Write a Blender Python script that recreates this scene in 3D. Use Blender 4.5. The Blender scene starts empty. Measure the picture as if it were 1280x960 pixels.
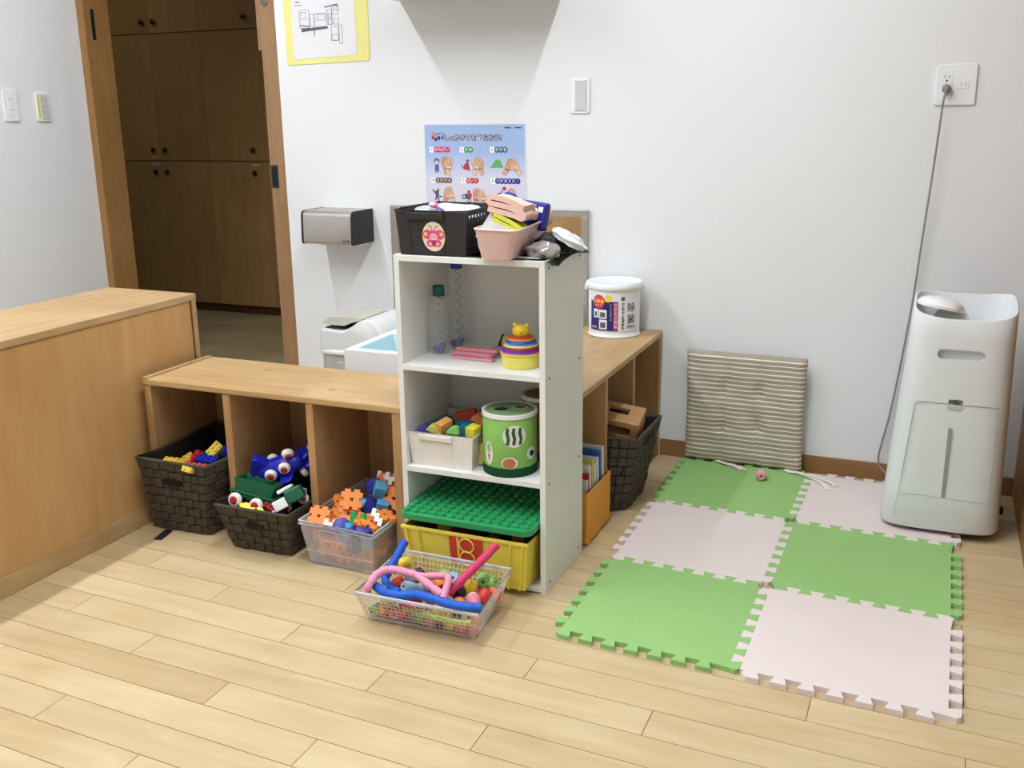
import bpy, bmesh, math, random
from mathutils import Vector, Matrix
SC = bpy.context.scene
COL = SC.collection
PI = math.pi
random.seed(11)

# ------------------------------------------------------------------ camera
cd = bpy.data.cameras.new('camera')
cam = bpy.data.objects.new('camera', cd)
COL.objects.link(cam)
cd.sensor_fit = 'HORIZONTAL'
cd.sensor_width = 36.0
cd.lens = 35.312
cd.clip_start = 0.05
RX, UP, FW = (0.921917, 0.387190, -0.012385), (-0.090078, 0.245354, 0.965240), (-0.376770, 0.888755, -0.261073)
cam.matrix_world = Matrix(((RX[0], UP[0], -FW[0], 1.150616), (RX[1], UP[1], -FW[1], -3.450019),
                           (RX[2], UP[2], -FW[2], 1.226731), (0, 0, 0, 1)))
SC.camera = cam

# ------------------------------------------------------------------ world, lamps, exposure
wd = bpy.data.worlds.new('world')
SC.world = wd
wd.use_nodes = True
wd.node_tree.nodes['Background'].inputs[0].default_value = (0.75, 0.8, 0.9, 1)
wd.node_tree.nodes['Background'].inputs[1].default_value = 0.25
SC.view_settings.view_transform = 'Standard'
SC.view_settings.look = 'None'
SC.view_settings.gamma = 1.0
SC.view_settings.use_curve_mapping = False
SC.view_settings.exposure = 0.13
SC.cycles.use_denoising = True
SC.cycles.max_bounces = 8
LAMP_H = 2.70
LAMPS = [(-1.36, -2.1, 1.03), (0.30, -2.1, 0.98)]     # x, centre y, share: two rows of tubes running towards the back wall
TUBE_COL, TUBE_GLOW = (0.925, 0.97, 1.03), 24.0      # glow of the bare tubes (built with their lamps below)
for lx, ly, lw in LAMPS:                               # light thrown down by the reflector of each lamp
    ld = bpy.data.lights.new('tube_light', 'AREA')
    ld.shape = 'RECTANGLE'
    ld.size = 0.05
    ld.size_y = 2.6
    ld.energy = 38.0 * lw
    ld.color = TUBE_COL
    lo = bpy.data.objects.new('tube_light', ld)
    lo.location = (lx, ly, LAMP_H - 0.064)
    COL.objects.link(lo)

# ------------------------------------------------------------------ helpers
def lin(c):
    c /= 255.0
    return c / 12.92 if c <= 0.04045 else ((c + 0.055) / 1.055) ** 2.4

def rgb(r, g, b):
    return (lin(r), lin(g), lin(b), 1.0)

MATS = {}
def mat(name, c, rough=0.5, metal=0.0, alpha=1.0, var=0.06, scale=25.0, bump=0.0, spec=0.4, emit=0.0, trans=0.0, coat=0.0):
    """plain procedural material: a colour with faint mottling"""
    if name in MATS:
        return MATS[name]
    m = bpy.data.materials.new(name)
    m.use_nodes = True
    nt = m.node_tree
    b = nt.nodes['Principled BSDF']
    tc = nt.nodes.new('ShaderNodeTexCoord')
    nz = nt.nodes.new('ShaderNodeTexNoise')
    nz.inputs['Scale'].default_value = scale
    nz.inputs['Detail'].default_value = 3
    nt.links.new(tc.outputs['Object'], nz.inputs['Vector'])
    mx = nt.nodes.new('ShaderNodeMix')
    mx.data_type = 'RGBA'
    col = rgb(*c)
    mx.inputs[6].default_value = tuple(v * (1 - var) for v in col[:3]) + (1,)
    mx.inputs[7].default_value = tuple(min(1, v * (1 + var)) for v in col[:3]) + (1,)
    nt.links.new(nz.outputs['Fac'], mx.inputs[0])
    nt.links.new(mx.outputs[2], b.inputs['Base Color'])
    b.inputs['Roughness'].default_value = rough
    b.inputs['Metallic'].default_value = metal
    b.inputs['Specular IOR Level'].default_value = spec
    b.inputs['Alpha'].default_value = alpha
    b.inputs['Transmission Weight'].default_value = trans
    b.inputs['Coat Weight'].default_value = coat
    if emit:
        b.inputs['Emission Color'].default_value = col
        b.inputs['Emission Strength'].default_value = emit
    if bump:
        bp = nt.nodes.new('ShaderNodeBump')
        bp.inputs['Strength'].default_value = bump
        bp.inputs['Distance'].default_value = 0.002
        n2 = nt.nodes.new('ShaderNodeTexNoise')
        n2.inputs['Scale'].default_value = scale * 8
        n2.inputs['Detail'].default_value = 4
        nt.links.new(tc.outputs['Object'], n2.inputs['Vector'])
        nt.links.new(n2.outputs['Fac'], bp.inputs['Height'])
        nt.links.new(bp.outputs['Normal'], b.inputs['Normal'])
    MATS[name] = m
    return m

def wood(name, c1, c2, axis='x', rough=0.45, stretch=9.0, scale=5.0, rnd=0.12, knots=0.0, offset=True):
    """procedural timber: stretched noise + distorted bands along one object axis"""
    if name in MATS:
        return MATS[name]
    m = bpy.data.materials.new(name)
    m.use_nodes = True
    nt = m.node_tree
    N, L = nt.nodes, nt.links
    b = N['Principled BSDF']
    tc = N.new('ShaderNodeTexCoord')
    oi = N.new('ShaderNodeObjectInfo')
    mp = N.new('ShaderNodeMapping')
    s = [stretch] * 3
    s['xyz'.index(axis)] = 1.0
    mp.inputs['Scale'].default_value = s
    ad = N.new('ShaderNodeVectorMath')
    ad.operation = 'ADD'
    mul = N.new('ShaderNodeVectorMath')
    mul.operation = 'SCALE'
    mul.inputs[0].default_value = (37.0, 19.0, 11.0)
    L.new(oi.outputs['Random'], mul.inputs['Scale'])
    L.new(tc.outputs['Object'], ad.inputs[0])
    L.new(mul.outputs[0], ad.inputs[1])
    L.new(ad.outputs[0], mp.inputs['Vector'])
    n1 = N.new('ShaderNodeTexNoise')
    n1.inputs['Scale'].default_value = scale
    n1.inputs['Detail'].default_value = 6
    n1.inputs['Distortion'].default_value = 0.8
    L.new(mp.outputs[0], n1.inputs['Vector'])
    n2 = N.new('ShaderNodeTexNoise')
    n2.inputs['Scale'].default_value = scale * 0.45
    n2.inputs['Detail'].default_value = 2
    n2.inputs['Distortion'].default_value = 1.5
    L.new(ad.outputs[0], n2.inputs['Vector'])
    av = N.new('ShaderNodeMath')
    av.operation = 'ADD'
    L.new(n1.outputs['Fac'], av.inputs[0])
    L.new(n2.outputs['Fac'], av.inputs[1])
    cr = N.new('ShaderNodeValToRGB')
    cr.color_ramp.elements[0].position = 0.72
    cr.color_ramp.elements[0].color = rgb(*c2)
    cr.color_ramp.elements[1].position = 1.22
    cr.color_ramp.elements[1].color = rgb(*c1)
    dv = N.new('ShaderNodeMath')
    dv.operation = 'MULTIPLY'
    dv.inputs[1].default_value = 1.0
    L.new(av.outputs[0], dv.inputs[0])
    mr = N.new('ShaderNodeMapRange')
    mr.inputs['From Min'].default_value = 0.7
    mr.inputs['From Max'].default_value = 1.3
    L.new(dv.outputs[0], mr.inputs['Value'])
    cr.color_ramp.elements[0].position = 0.0
    cr.color_ramp.elements[1].position = 1.0
    L.new(mr.outputs[0], cr.inputs['Fac'])
    out = cr.outputs['Color']
    if knots:
        vo = N.new('ShaderNodeTexVoronoi')
        vo.inputs['Scale'].default_value = 3.2
        mk = N.new('ShaderNodeMapping')
        sk = [2.2] * 3
        sk['xyz'.index(axis)] = 1.0
        mk.inputs['Scale'].default_value = sk
        L.new(ad.outputs[0], mk.inputs['Vector'])
        L.new(mk.outputs[0], vo.inputs['Vector'])
        kr = N.new('ShaderNodeValToRGB')
        kr.color_ramp.elements[0].position = 0.02
        kr.color_ramp.elements[0].color = (1, 1, 1, 1)
        kr.color_ramp.elements[1].position = 0.07
        kr.color_ramp.elements[1].color = (0, 0, 0, 1)
        L.new(vo.outputs['Distance'], kr.inputs['Fac'])
        km = N.new('ShaderNodeMath')
        km.operation = 'MULTIPLY'
        km.inputs[1].default_value = knots
        L.new(kr.outputs['Color'], km.inputs[0])
        kx = N.new('ShaderNodeMix')
        kx.data_type = 'RGBA'
        kx.inputs[7].default_value = rgb(80, 48, 22)
        L.new(km.outputs[0], kx.inputs[0])
        L.new(out, kx.inputs[6])
        out = kx.outputs[2]
    hs = N.new('ShaderNodeHueSaturation')
    vr = N.new('ShaderNodeMapRange')
    vr.inputs['To Min'].default_value = 1 - rnd
    vr.inputs['To Max'].default_value = 1 + rnd
    L.new(oi.outputs['Random'], vr.inputs['Value'])
    L.new(vr.outputs[0], hs.inputs['Value'])
    L.new(out, hs.inputs['Color'])
    L.new(hs.outputs[0], b.inputs['Base Color'])
    b.inputs['Roughness'].default_value = rough
    b.inputs['Specular IOR Level'].default_value = 0.35
    MATS[name] = m
    return m

def bmn():
    return bmesh.new()

def hexa(bm, p):
    """p: 4 bottom + 4 top corners, each ring counter-clockwise seen from above"""
    v = [bm.verts.new(q) for q in p]
    for f in ((3, 2, 1, 0), (4, 5, 6, 7), (0, 1, 5, 4), (1, 2, 6, 5), (2, 3, 7, 6), (3, 0, 4, 7)):
        bm.faces.new([v[i] for i in f])
    return v

def box(bm, x0, x1, y0, y1, z0, z1, M=None):
    p = [(x0, y0, z0), (x1, y0, z0), (x1, y1, z0), (x0, y1, z0), (x0, y0, z1), (x1, y0, z1), (x1, y1, z1), (x0, y1, z1)]
    if M is not None:
        p = [M @ Vector(q) for q in p]
    return hexa(bm, p)

def prism(bm, pts, z0, z1, M=None):
    a = [Vector((x, y, z0)) for x, y in pts]
    c = [Vector((x, y, z1)) for x, y in pts]
    if M is not None:
        a = [M @ q for q in a]
        c = [M @ q for q in c]
    va = [bm.verts.new(q) for q in a]
    vc = [bm.verts.new(q) for q in c]
    n = len(pts)
    bm.faces.new(va[::-1])
    bm.faces.new(vc)
    for i in range(n):
        j = (i + 1) % n
        bm.faces.new((va[i], va[j], vc[j], vc[i]))

def ring_skin(bm, rings, close=True, cap0=True, cap1=True):
    rv = [[bm.verts.new(q) for q in r] for r in rings]
    n = len(rv[0])
    for a, c in zip(rv, rv[1:]):
        for i in range(n if close else n - 1):
            j = (i + 1) % n
            bm.faces.new((a[i], a[j], c[j], c[i]))
    if cap0:
        bm.faces.new(rv[0][::-1])
    if cap1:
        bm.faces.new(rv[-1])
    return rv

def lathe(bm, prof, seg=24, M=None, cap0=True, cap1=True, ex=1.0):
    rings = []
    for r, z in prof:
        ring = [Vector((r * math.cos(2 * PI * i / seg), r * ex * math.sin(2 * PI * i / seg), z)) for i in range(seg)]
        if M is not None:
            ring = [M @ q for q in ring]
        rings.append(ring)
    return ring_skin(bm, rings, True, cap0, cap1)

def tube(bm, pts, r, seg=8, cap=True, closed=False):
    pts = [Vector(p) for p in pts]
    n = len(pts)
    rr = r if isinstance(r, (list, tuple)) else [r] * n
    rings = []
    t0 = (pts[1] - pts[0]).normalized()
    up = Vector((0, 0, 1)) if abs(t0.z) < 0.9 else Vector((1, 0, 0))
    u = t0.cross(up).normalized()
    for i in range(n):
        if closed:
            t = (pts[(i + 1) % n] - pts[i - 1]).normalized()
        else:
            t = (pts[min(i + 1, n - 1)] - pts[max(i - 1, 0)]).normalized()
        u = (u - t * u.dot(t)).normalized()
        w = t.cross(u)
        rings.append([pts[i] + (u * math.cos(2 * PI * k / seg) + w * math.sin(2 * PI * k / seg)) * rr[i] for k in range(seg)])
    if closed:
        rings.append(rings[0])
        rv = [[bm.verts.new(q) for q in g] for g in rings[:-1]]
        for i in range(n):
            a, c = rv[i], rv[(i + 1) % n]
            for k in range(seg):
                j = (k + 1) % seg
                bm.faces.new((a[k], a[j], c[j], c[k]))
    else:
        ring_skin(bm, rings, True, cap, cap)

def smooth_path(pts, n=8):
    """Catmull-Rom through pts"""
    P = [Vector(p) for p in pts]
    P = [P[0] * 2 - P[1]] + P + [P[-1] * 2 - P[-2]]
    out = []
    for i in range(1, len(P) - 2):
        for k in range(n):
            t = k / n
            a, b, c, d = P[i - 1], P[i], P[i + 1], P[i + 2]
            out.append(0.5 * ((2 * b) + (c - a) * t + (2 * a - 5 * b + 4 * c - d) * t * t + (3 * b - a - 3 * c + d) * t ** 3))
    out.append(P[-2])
    return out

def ball(bm, c, r, seg=14, rings=8, M=None):
    if not isinstance(r, (tuple, list)):
        r = (r, r, r)
    rg = []
    for j in range(1, rings):
        a = -PI / 2 + PI * j / rings
        g = [Vector((c[0] + r[0] * math.cos(a) * math.cos(2 * PI * i / seg), c[1] + r[1] * math.cos(a) * math.sin(2 * PI * i / seg), c[2] + r[2] * math.sin(a))) for i in range(seg)]
        if M is not None:
            g = [M @ q for q in g]
        rg.append(g)
    ring_skin(bm, rg)

def rrect(x0, x1, y0, y1, r, n=4):
    out = []
    for cx, cy, a0 in ((x1 - r, y0 + r, -PI / 2), (x1 - r, y1 - r, 0), (x0 + r, y1 - r, PI / 2), (x0 + r, y0 + r, PI)):
        for i in range(n + 1):
            a = a0 + PI / 2 * i / n
            out.append((cx + r * math.cos(a), cy + r * math.sin(a)))
    return out

def ellipse(cx, cy, rx, ry=None, n=20, a0=0):
    ry = ry or rx
    return [(cx + rx * math.cos(a0 + 2 * PI * i / n), cy + ry * math.sin(a0 + 2 * PI * i / n)) for i in range(n)]

def lerp(a, b, t):
    return Vector(a) * (1 - t) + Vector(b) * t

def bil(P, u, v):
    return lerp(lerp(P[0], P[1], u), lerp(P[3], P[2], u), v)

def holed(bm, P, nx, ny, fill=0.5, th=0.002, mu=0.0, mv=0.0):
    """perforated sheet over quad P (bl, br, tr, tl); margins mu, mv stay solid"""
    P = [Vector(p) for p in P]
    nrm = (P[1] - P[0]).cross(P[3] - P[0]).normalized() * th
    def quad(u0, u1, v0, v1):
        a = [bil(P, u0, v0), bil(P, u1, v0), bil(P, u1, v1), bil(P, u0, v1)]
        hexa(bm, [q - nrm for q in a] + a)
    du, dv = (1 - 2 * mu) / nx, (1 - 2 * mv) / ny
    hu, hv = du * fill / 2, dv * fill / 2
    if mu or mv:
        quad(0, 1, 0, mv)
        quad(0, 1, 1 - mv, 1)
        quad(0, mu, mv, 1 - mv)
        quad(1 - mu, 1, mv, 1 - mv)
    for i in range(nx + 1):            # upright bars
        u = mu + i * du
        quad(max(mu, u - hu), min(1 - mu, u + hu), mv, 1 - mv)
    for j in range(ny + 1):            # cross bars between the uprights
        v = mv + j * dv
        v0, v1 = max(mv, v - hv), min(1 - mv, v + hv)
        for i in range(nx):
            quad(mu + i * du + hu, mu + (i + 1) * du - hu, v0, v1)

def shell(bm, bot, top, t=0.003, tb=0.003):
    """open tapered container: outer bottom and top quads, wall thickness"""
    bot, top = [Vector(p) for p in bot], [Vector(p) for p in top]
    n = len(bot)
    def inset(q, d):
        c = sum(q, Vector()) / n
        r = []
        for p in q:
            e = c - p
            e.z = 0
            r.append(p + Vector((d if e.x > 0 else -d, d if e.y > 0 else -d, 0)) if n == 4 else p + e.normalized() * d)
        return r
    ib = [p + Vector((0, 0, tb)) for p in inset(bot, t)]
    it = inset(top, t)
    vb, vt = [bm.verts.new(p) for p in bot], [bm.verts.new(p) for p in top]
    wb, wt = [bm.verts.new(p) for p in ib], [bm.verts.new(p) for p in it]
    bm.faces.new(vb[::-1])
    bm.faces.new(wb)
    for i in range(n):
        j = (i + 1) % n
        bm.faces.new((vb[i], vb[j], vt[j], vt[i]))
        bm.faces.new((wb[j], wb[i], wt[i], wt[j]))
        bm.faces.new((vt[i], vt[j], wt[j], wt[i]))

def obj(name, bm, m, parent=None, loc=None, rot=None, bevel=0.0, smooth=False, seg=2, ang=40):
    me = bpy.data.meshes.new(name)
    bmesh.ops.recalc_face_normals(bm, faces=bm.faces[:])
    if smooth:
        for f in bm.faces:
            f.smooth = True
    bm.to_mesh(me)
    bm.free()
    if smooth:
        me.set_sharp_from_angle(angle=math.radians(ang))
    me.materials.append(m)
    o = bpy.data.objects.new(name, me)
    COL.objects.link(o)
    if parent:
        o.parent = parent
    if loc is not None:
        o.location = loc
    if rot is not None:
        o.rotation_euler = rot
    if bevel:
        bv = o.modifiers.new('bevel', 'BEVEL')
        bv.width = bevel
        bv.segments = seg
        bv.limit_method = 'ANGLE'
        bv.angle_limit = math.radians(35)
    return o

def share(name, src, parent=None, loc=None, rot=None, scale=None, m=None):
    o = src.copy()
    o.name = name
    COL.objects.link(o)
    for k in ('label', 'category', 'group', 'kind'):
        if k in o:
            del o[k]
    o.parent = parent
    if loc is not None:
        o.location = loc
    if rot is not None:
        o.rotation_euler = rot
    if scale is not None:
        o.scale = scale
    if m is not None:
        o.material_slots[0].link = 'OBJECT'
        o.material_slots[0].material = m
    return o

def tag(o, label, cat, group=None):
    o['label'] = label
    o['category'] = cat
    if group:
        o['group'] = group
    return o

def thing(name, label, cat, loc=(0, 0, 0), rot=(0, 0, 0), group=None):
    o = bpy.data.objects.new(name, None)
    o.empty_display_size = 0.05
    COL.objects.link(o)
    o.location = loc
    o.rotation_euler = rot
    return tag(o, label, cat, group)

def struct(o):
    o['kind'] = 'structure'
    return o

def stuff(o):
    o['kind'] = 'stuff'
    return o

def plab(o, label):
    o['label'] = label
    return o

def text_bm(s, size, offset=0.0, extrude=0.0, align='CENTER', space=1.0):
    cu = bpy.data.curves.new('lettering', 'FONT')
    cu.body = s
    cu.size = size
    cu.offset = offset
    cu.extrude = extrude
    cu.align_x = align
    cu.align_y = 'CENTER'
    cu.resolution_u = 2
    cu.space_character = space
    o = bpy.data.objects.new('lettering', cu)
    COL.objects.link(o)
    dg = bpy.context.evaluated_depsgraph_get()
    me = bpy.data.meshes.new_from_object(o.evaluated_get(dg))
    bm = bmesh.new()
    bm.from_mesh(me)
    bpy.data.objects.remove(o)
    bpy.data.curves.remove(cu)
    bpy.data.meshes.remove(me)
    return bm

def text(name, s, size, m, parent, loc, rot=(0, 0, 0), offset=0.0, align='CENTER', space=1.0, wrap=None):
    bm = text_bm(s, size, offset, 0.0, align, space)
    if wrap:
        for v in bm.verts:
            v.co = wrap(v.co.x + loc[0], v.co.y + loc[1], loc[2])
        loc = (0, 0, 0)
    me = bpy.data.meshes.new(name)
    bm.to_mesh(me)
    bm.free()
    me.materials.append(m)
    o = bpy.data.objects.new(name, me)
    COL.objects.link(o)
    o.parent = parent
    o.location = loc
    o.rotation_euler = rot
    return o

def flat(name, polys, z, m, parent, th=0.0004):
    bm = bmn()
    for p in polys:
        prism(bm, p, z - th, z)
    return obj(name, bm, m, parent)

WALLROT = (PI / 2, 0, 0)      # local x right, y up, z out of the back wall
# ------------------------------------------------------------------ materials
M_WALL = mat('white_wallpaper', (226, 227, 228), 0.85, var=0.015, scale=60, bump=0.12, spec=0.15)
M_CEIL = mat('ceiling_board', (228, 228, 226), 0.9, var=0.02)
M_FLOORW = wood('maple_floor', (208, 188, 150), (190, 164, 122), 'x', 0.42, stretch=7, scale=3.5, rnd=0.035)
M_SUB = mat('floor_joint', (96, 70, 42), 0.8)
M_HALL = wood('hall_floor_wood', (180, 164, 128), (150, 134, 100), 'x', 0.5, stretch=8, scale=4)
M_BASE = wood('baseboard_wood', (152, 112, 70), (136, 98, 58), 'x', 0.5, stretch=10, scale=4, rnd=0.03)
M_DOORW = wood('door_wood', (166, 126, 78), (148, 108, 62), 'z', 0.5, stretch=10, scale=4, rnd=0.04)
M_DOORL = wood('door_leaf_wood', (156, 122, 88), (140, 106, 72), 'z', 0.5, stretch=10, scale=4, rnd=0.03)
M_LOCK = wood('locker_wood', (172, 138, 88), (156, 122, 74), 'z', 0.5, stretch=6, scale=3, rnd=0.04)
M_DARK = mat('dark_plastic', (34, 32, 32), 0.5)
M_BLACK = mat('black_gap', (12, 11, 10), 0.8)
M_CAB = wood('cabinet_panel', (198, 158, 106), (178, 134, 80), 'z', 0.5, stretch=5, scale=2.6, rnd=0.03)
M_CABT = wood('cabinet_edge', (190, 160, 116), (168, 134, 92), 'y', 0.5, stretch=9, scale=4, rnd=0.06, knots=0.5)
M_PINE = wood('pine_top', (192, 162, 118), (170, 136, 92), 'x', 0.45, stretch=8, scale=4, rnd=0.05, knots=0.6)
M_PINEY = wood('pine_top_deep', (216, 184, 138), (194, 156, 108), 'y', 0.45, stretch=8, scale=4, rnd=0.05, knots=0.6)
M_PINEZ = wood('pine_board', (190, 152, 106), (164, 124, 80), 'z', 0.5, stretch=7, scale=4, rnd=0.08, knots=0.8)
M_WHITEB = mat('white_melamine', (226, 226, 222), 0.45, var=0.01)
M_WPL = mat('white_plastic', (232, 234, 236), 0.4, var=0.01)
M_GREYP = mat('light_grey_plastic', (196, 197, 196), 0.45, var=0.01)

# ------------------------------------------------------------------ the room
XL, XR, YF, ZC = -2.288, 2.3, -5.0, 2.74
bm = bmn()
box(bm, XL - 0.2, XR + 0.2, YF - 0.1, 0.13, -0.12, -0.0012)
floor = struct(obj('floor', bm, M_SUB))
# planks: rows run along the back wall (about 2.6 degrees off it), staggered by thirds
PW, PL, TILT = 0.0943, 0.909, -0.045
bm = bmn()
g = 0.0009
q = [(g, -TILT * 0), (PL - g, 0)]
prism(bm, [(g, TILT * g - PW + g), (PL - g, TILT * (PL - g) - PW + g), (PL - g, TILT * (PL - g) - g), (g, TILT * g - g)], -0.006, 0)
proto = obj('floor_plank', bm, M_FLOORW, floor)
first = True
for r in range(-15, 14):
    for c in range(-12, 13):
        if (c - r) % 3:
            continue
        x = -0.525 + 0.303 * c
        y = -1.2056 - PW * r + TILT * x
        if x > 1.75 or x + PL < -1.75 or y < -2.45 or y > 0.14:
            continue
        if x + PL < -1.0 and y > -0.7 - 0.2 * 0 and False:
            continue
        if first:
            proto.location = (x, y, 0)
            first = False
        else:
            share('floor_plank', proto, floor, (x, y, 0))
# beyond the planks the same flooring goes on as one sheet
bm = bmn()
box(bm, XL, XR, YF, -2.42, -0.02, -0.0006)
obj('floor_sheet', bm, M_FLOORW, floor)

WT = 0.13
DX0, DX1, DH = -2.25, -1.29, 2.0            # door opening
bm = bmn()
box(bm, DX1, XR + 0.1, 0.0, 0.02, -0.004, ZC)          # room face of the wall, pocket for the sliding door behind it
box(bm, DX1, XR + 0.1, 0.095, WT, -0.004, ZC)
box(bm, -0.2, XR + 0.1, 0.02, 0.095, -0.004, ZC)
box(bm, XL - 0.1, DX1, 0.0, WT, DH + 0.04, ZC)
box(bm, XL - 0.1, XL, 0.0, WT, -0.004, DH + 0.04)
wall_back = struct(obj('wall_back', bm, M_WALL))
bm = bmn()
box(bm, XL - 0.12, XL, YF, 0.0, -0.004, ZC)
struct(obj('wall_left', bm, M_WALL))
bm = bmn()
box(bm, XR, XR + 0.12, YF, 0.0, -0.004, ZC)
struct(obj('wall_right', bm, M_WALL))
bm = bmn()
box(bm, XL - 0.12, XR + 0.12, YF - 0.12, YF, -0.004, ZC)
struct(obj('wall_front', bm, M_WALL))
bm = bmn()
box(bm, XL - 0.12, XR + 0.12, YF - 0.12, WT, ZC, ZC + 0.1)
struct(obj('ceiling', bm, M_CEIL))
bm = bmn()
box(bm, 0.279, 1.449, -0.008, 0.0, 0.0, 0.062)
struct(obj('baseboard_back', bm, M_BASE, bevel=0.002))
bm = bmn()
box(bm, -1.02, -0.575, -0.008, 0.0, 0.0, 0.062)
struct(obj('baseboard_left', bm, M_BASE, bevel=0.002))
# door: frame, sliding leaf standing open in its pocket
bm = bmn()
box(bm, XL, DX0, -0.006, WT + 0.01, 0.0, DH)
box(bm, XL, DX1, -0.006, WT + 0.01, DH, DH + 0.04)
door = struct(obj('door_1', bm, M_DOORW, bevel=0.002))
bm = bmn()
box(bm, DX0 - 0.0005, DX0 + 0.0012, 0.033, 0.052, 1.548, 1.672)
plab(obj('strike_plate', bm, M_DARK, door), 'dark metal strike plate')
bm = bmn()
box(bm, DX0 - 0.0005, DX0 + 0.0018, 0.038, 0.047, 1.58, 1.64)
obj('strike_slot', bm, M_BLACK, door)
leaf = struct(obj('door_2', (lambda b: (box(b, -1.385, -0.45, 0.03, 0.065, 0.006, DH - 0.005), b)[1])(bmn()), M_DOORL, bevel=0.002))
bm = bmn()
prism(bm, rrect(-0.017, 0.017, -0.046, 0.046, 0.003), 0, 0.0015)
pull = obj('flush_pull', bm, M_DARK, leaf, (-1.364, 0.03, 0.985), WALLROT)
bm = bmn()
prism(bm, rrect(-0.011, 0.011, -0.038, 0.038, 0.003), 0.0012, 0.0019)
obj('pull_recess', bm, M_BLACK, pull)
bm = bmn()
lathe(bm, [(0.017, 0), (0.017, 0.003), (0.013, 0.004)], 20)
obj('lock_disc', bm, mat('worn_metal', (120, 110, 100), 0.4, 0.8), leaf, (-1.357, 0.03, 1.656), WALLROT, smooth=True)
bm = bmn()
box(bm, -1.402, -1.385, 0.034, 0.061, 1.478, DH - 0.005)
obj('edge_guard', bm, M_DOORL, leaf)
bm = bmn()
box(bm, -1.392, -1.3855, 0.05, 0.064, 0.006, 1.476)
obj('edge_gap_shade', bm, M_BLACK, leaf)  # black strip stands in for the gap shadow along the leaf

# hall behind the door
bm = bmn()
box(bm, -5.2, 0.2, WT, 2.4, -0.12, 0.0)
struct(obj('hall_floor', bm, M_HALL))
bm = bmn()
box(bm, -5.2, 0.2, 2.3, 2.4, 0, 2.5)
box(bm, -5.3, -5.2, WT, 2.4, 0, 2.5)
box(bm, 0.2, 0.3, WT, 2.4, 0, 2.5)
struct(obj('wall_hall', bm, M_WALL))
bm = bmn()
box(bm, -5.3, XL - 0.1, WT - 0.03, WT, 0, 2.5)
struct(obj('wall_hall_near', bm, M_WALL))
hl = thing('hall_fill_lamp', 'small unseen fill lamp added in the hall behind the door', 'lamp', (-3.6, 0.9, 2.5))  # unseen lamp added to lift the darkness of the hall
bm = bmn()
lathe(bm, [(0.10, -0.05), (0.12, -0.03), (0.12, -0.002)], 24)
obj('shade', bm, M_WPL, hl, smooth=True)
hd_ = bpy.data.lights.new('hall_fill_light', 'AREA')
hd_.shape = 'DISK'
hd_.size = 0.2
hd_.energy = 2.2
hd_.color = (1.0, 0.97, 0.9)
ho = bpy.data.objects.new('hall_fill_light', hd_)
ho.location = (0, 0, -0.06)
ho.parent = hl
COL.objects.link(ho)
bm = bmn()
box(bm, -5.3, 0.3, WT, 2.4, 2.5, 2.6)
struct(obj('ceiling_hall', bm, M_CEIL))
lk = thing('locker_cabinet', 'tall brown wooden locker cabinet in the dim hall behind the open door', 'cabinet', (-3.0, 1.72, 0))
LY0 = 0.02
bm = bmn()
box(bm, -1.2, 1.2, 0.02, 0.5, 0.052, 2.45)
obj('carcass', bm, M_LOCK, lk)
bm = bmn()
box(bm, -1.2, 1.2, 0.03, 0.5, 0.0, 0.052)
plab(obj('kick_board', bm, mat('kick_brown', (84, 52, 28), 0.6), lk), 'dark brown kick board')
M_KNOB = mat('bronze_knob', (70, 54, 40), 0.35, 0.6)
def locker_door(x0, x1, z0, z1, knobs):
    bm = bmn()
    box(bm, x0 + 0.0014, x1 - 0.0014, 0.0, 0.02, z0 + 0.003, z1 - 0.003)
    d = obj('door', bm, M_LOCK, lk)
    for kx, kz in knobs:
        bm = bmn()
        lathe(bm, [(0.008, 0), (0.008, 0.010), (0.016, 0.013), (0.017, 0.018), (0.010, 0.021)], 16)
        obj('knob', bm, M_KNOB, d, (kx, 0, kz), WALLROT, smooth=True)
c3 = 3.0
xs = [-3.75, -3.445, -3.068, -2.64, -2.3, -1.9]
for z0, z1, kz in ((0.055, 0.957, 0.887), (0.957, 1.722, 1.022), (1.722, 2.44, 1.79)):
    locker_door(-4.15 + c3, xs[0] + c3, z0, z1, [])
    locker_door(xs[0] + c3, xs[1] + c3, z0, z1, [(-3.490 + c3, kz)])
    locker_door(xs[1] + c3, xs[2] + c3, z0, z1, [(-3.398 + c3, kz)])
    locker_door(xs[2] + c3, xs[3] + c3, z0, z1, [(-2.722 + c3, kz)])
    locker_door(xs[3] + c3, xs[4] + c3, z0, z1, [])
M_PRINT = mat('grey_print', (190, 180, 150), 0.6)
for kx, kz in ((-3.49, 0.935), (-2.722, 0.935), (-3.49, 0.98)):
    bm = bmn()
    box(bm, kx + c3 - 0.03, kx + c3 + 0.03, -0.001, 0.0, kz - 0.006, kz + 0.006)
    obj('name_strip', bm, M_PRINT, lk)

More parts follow.
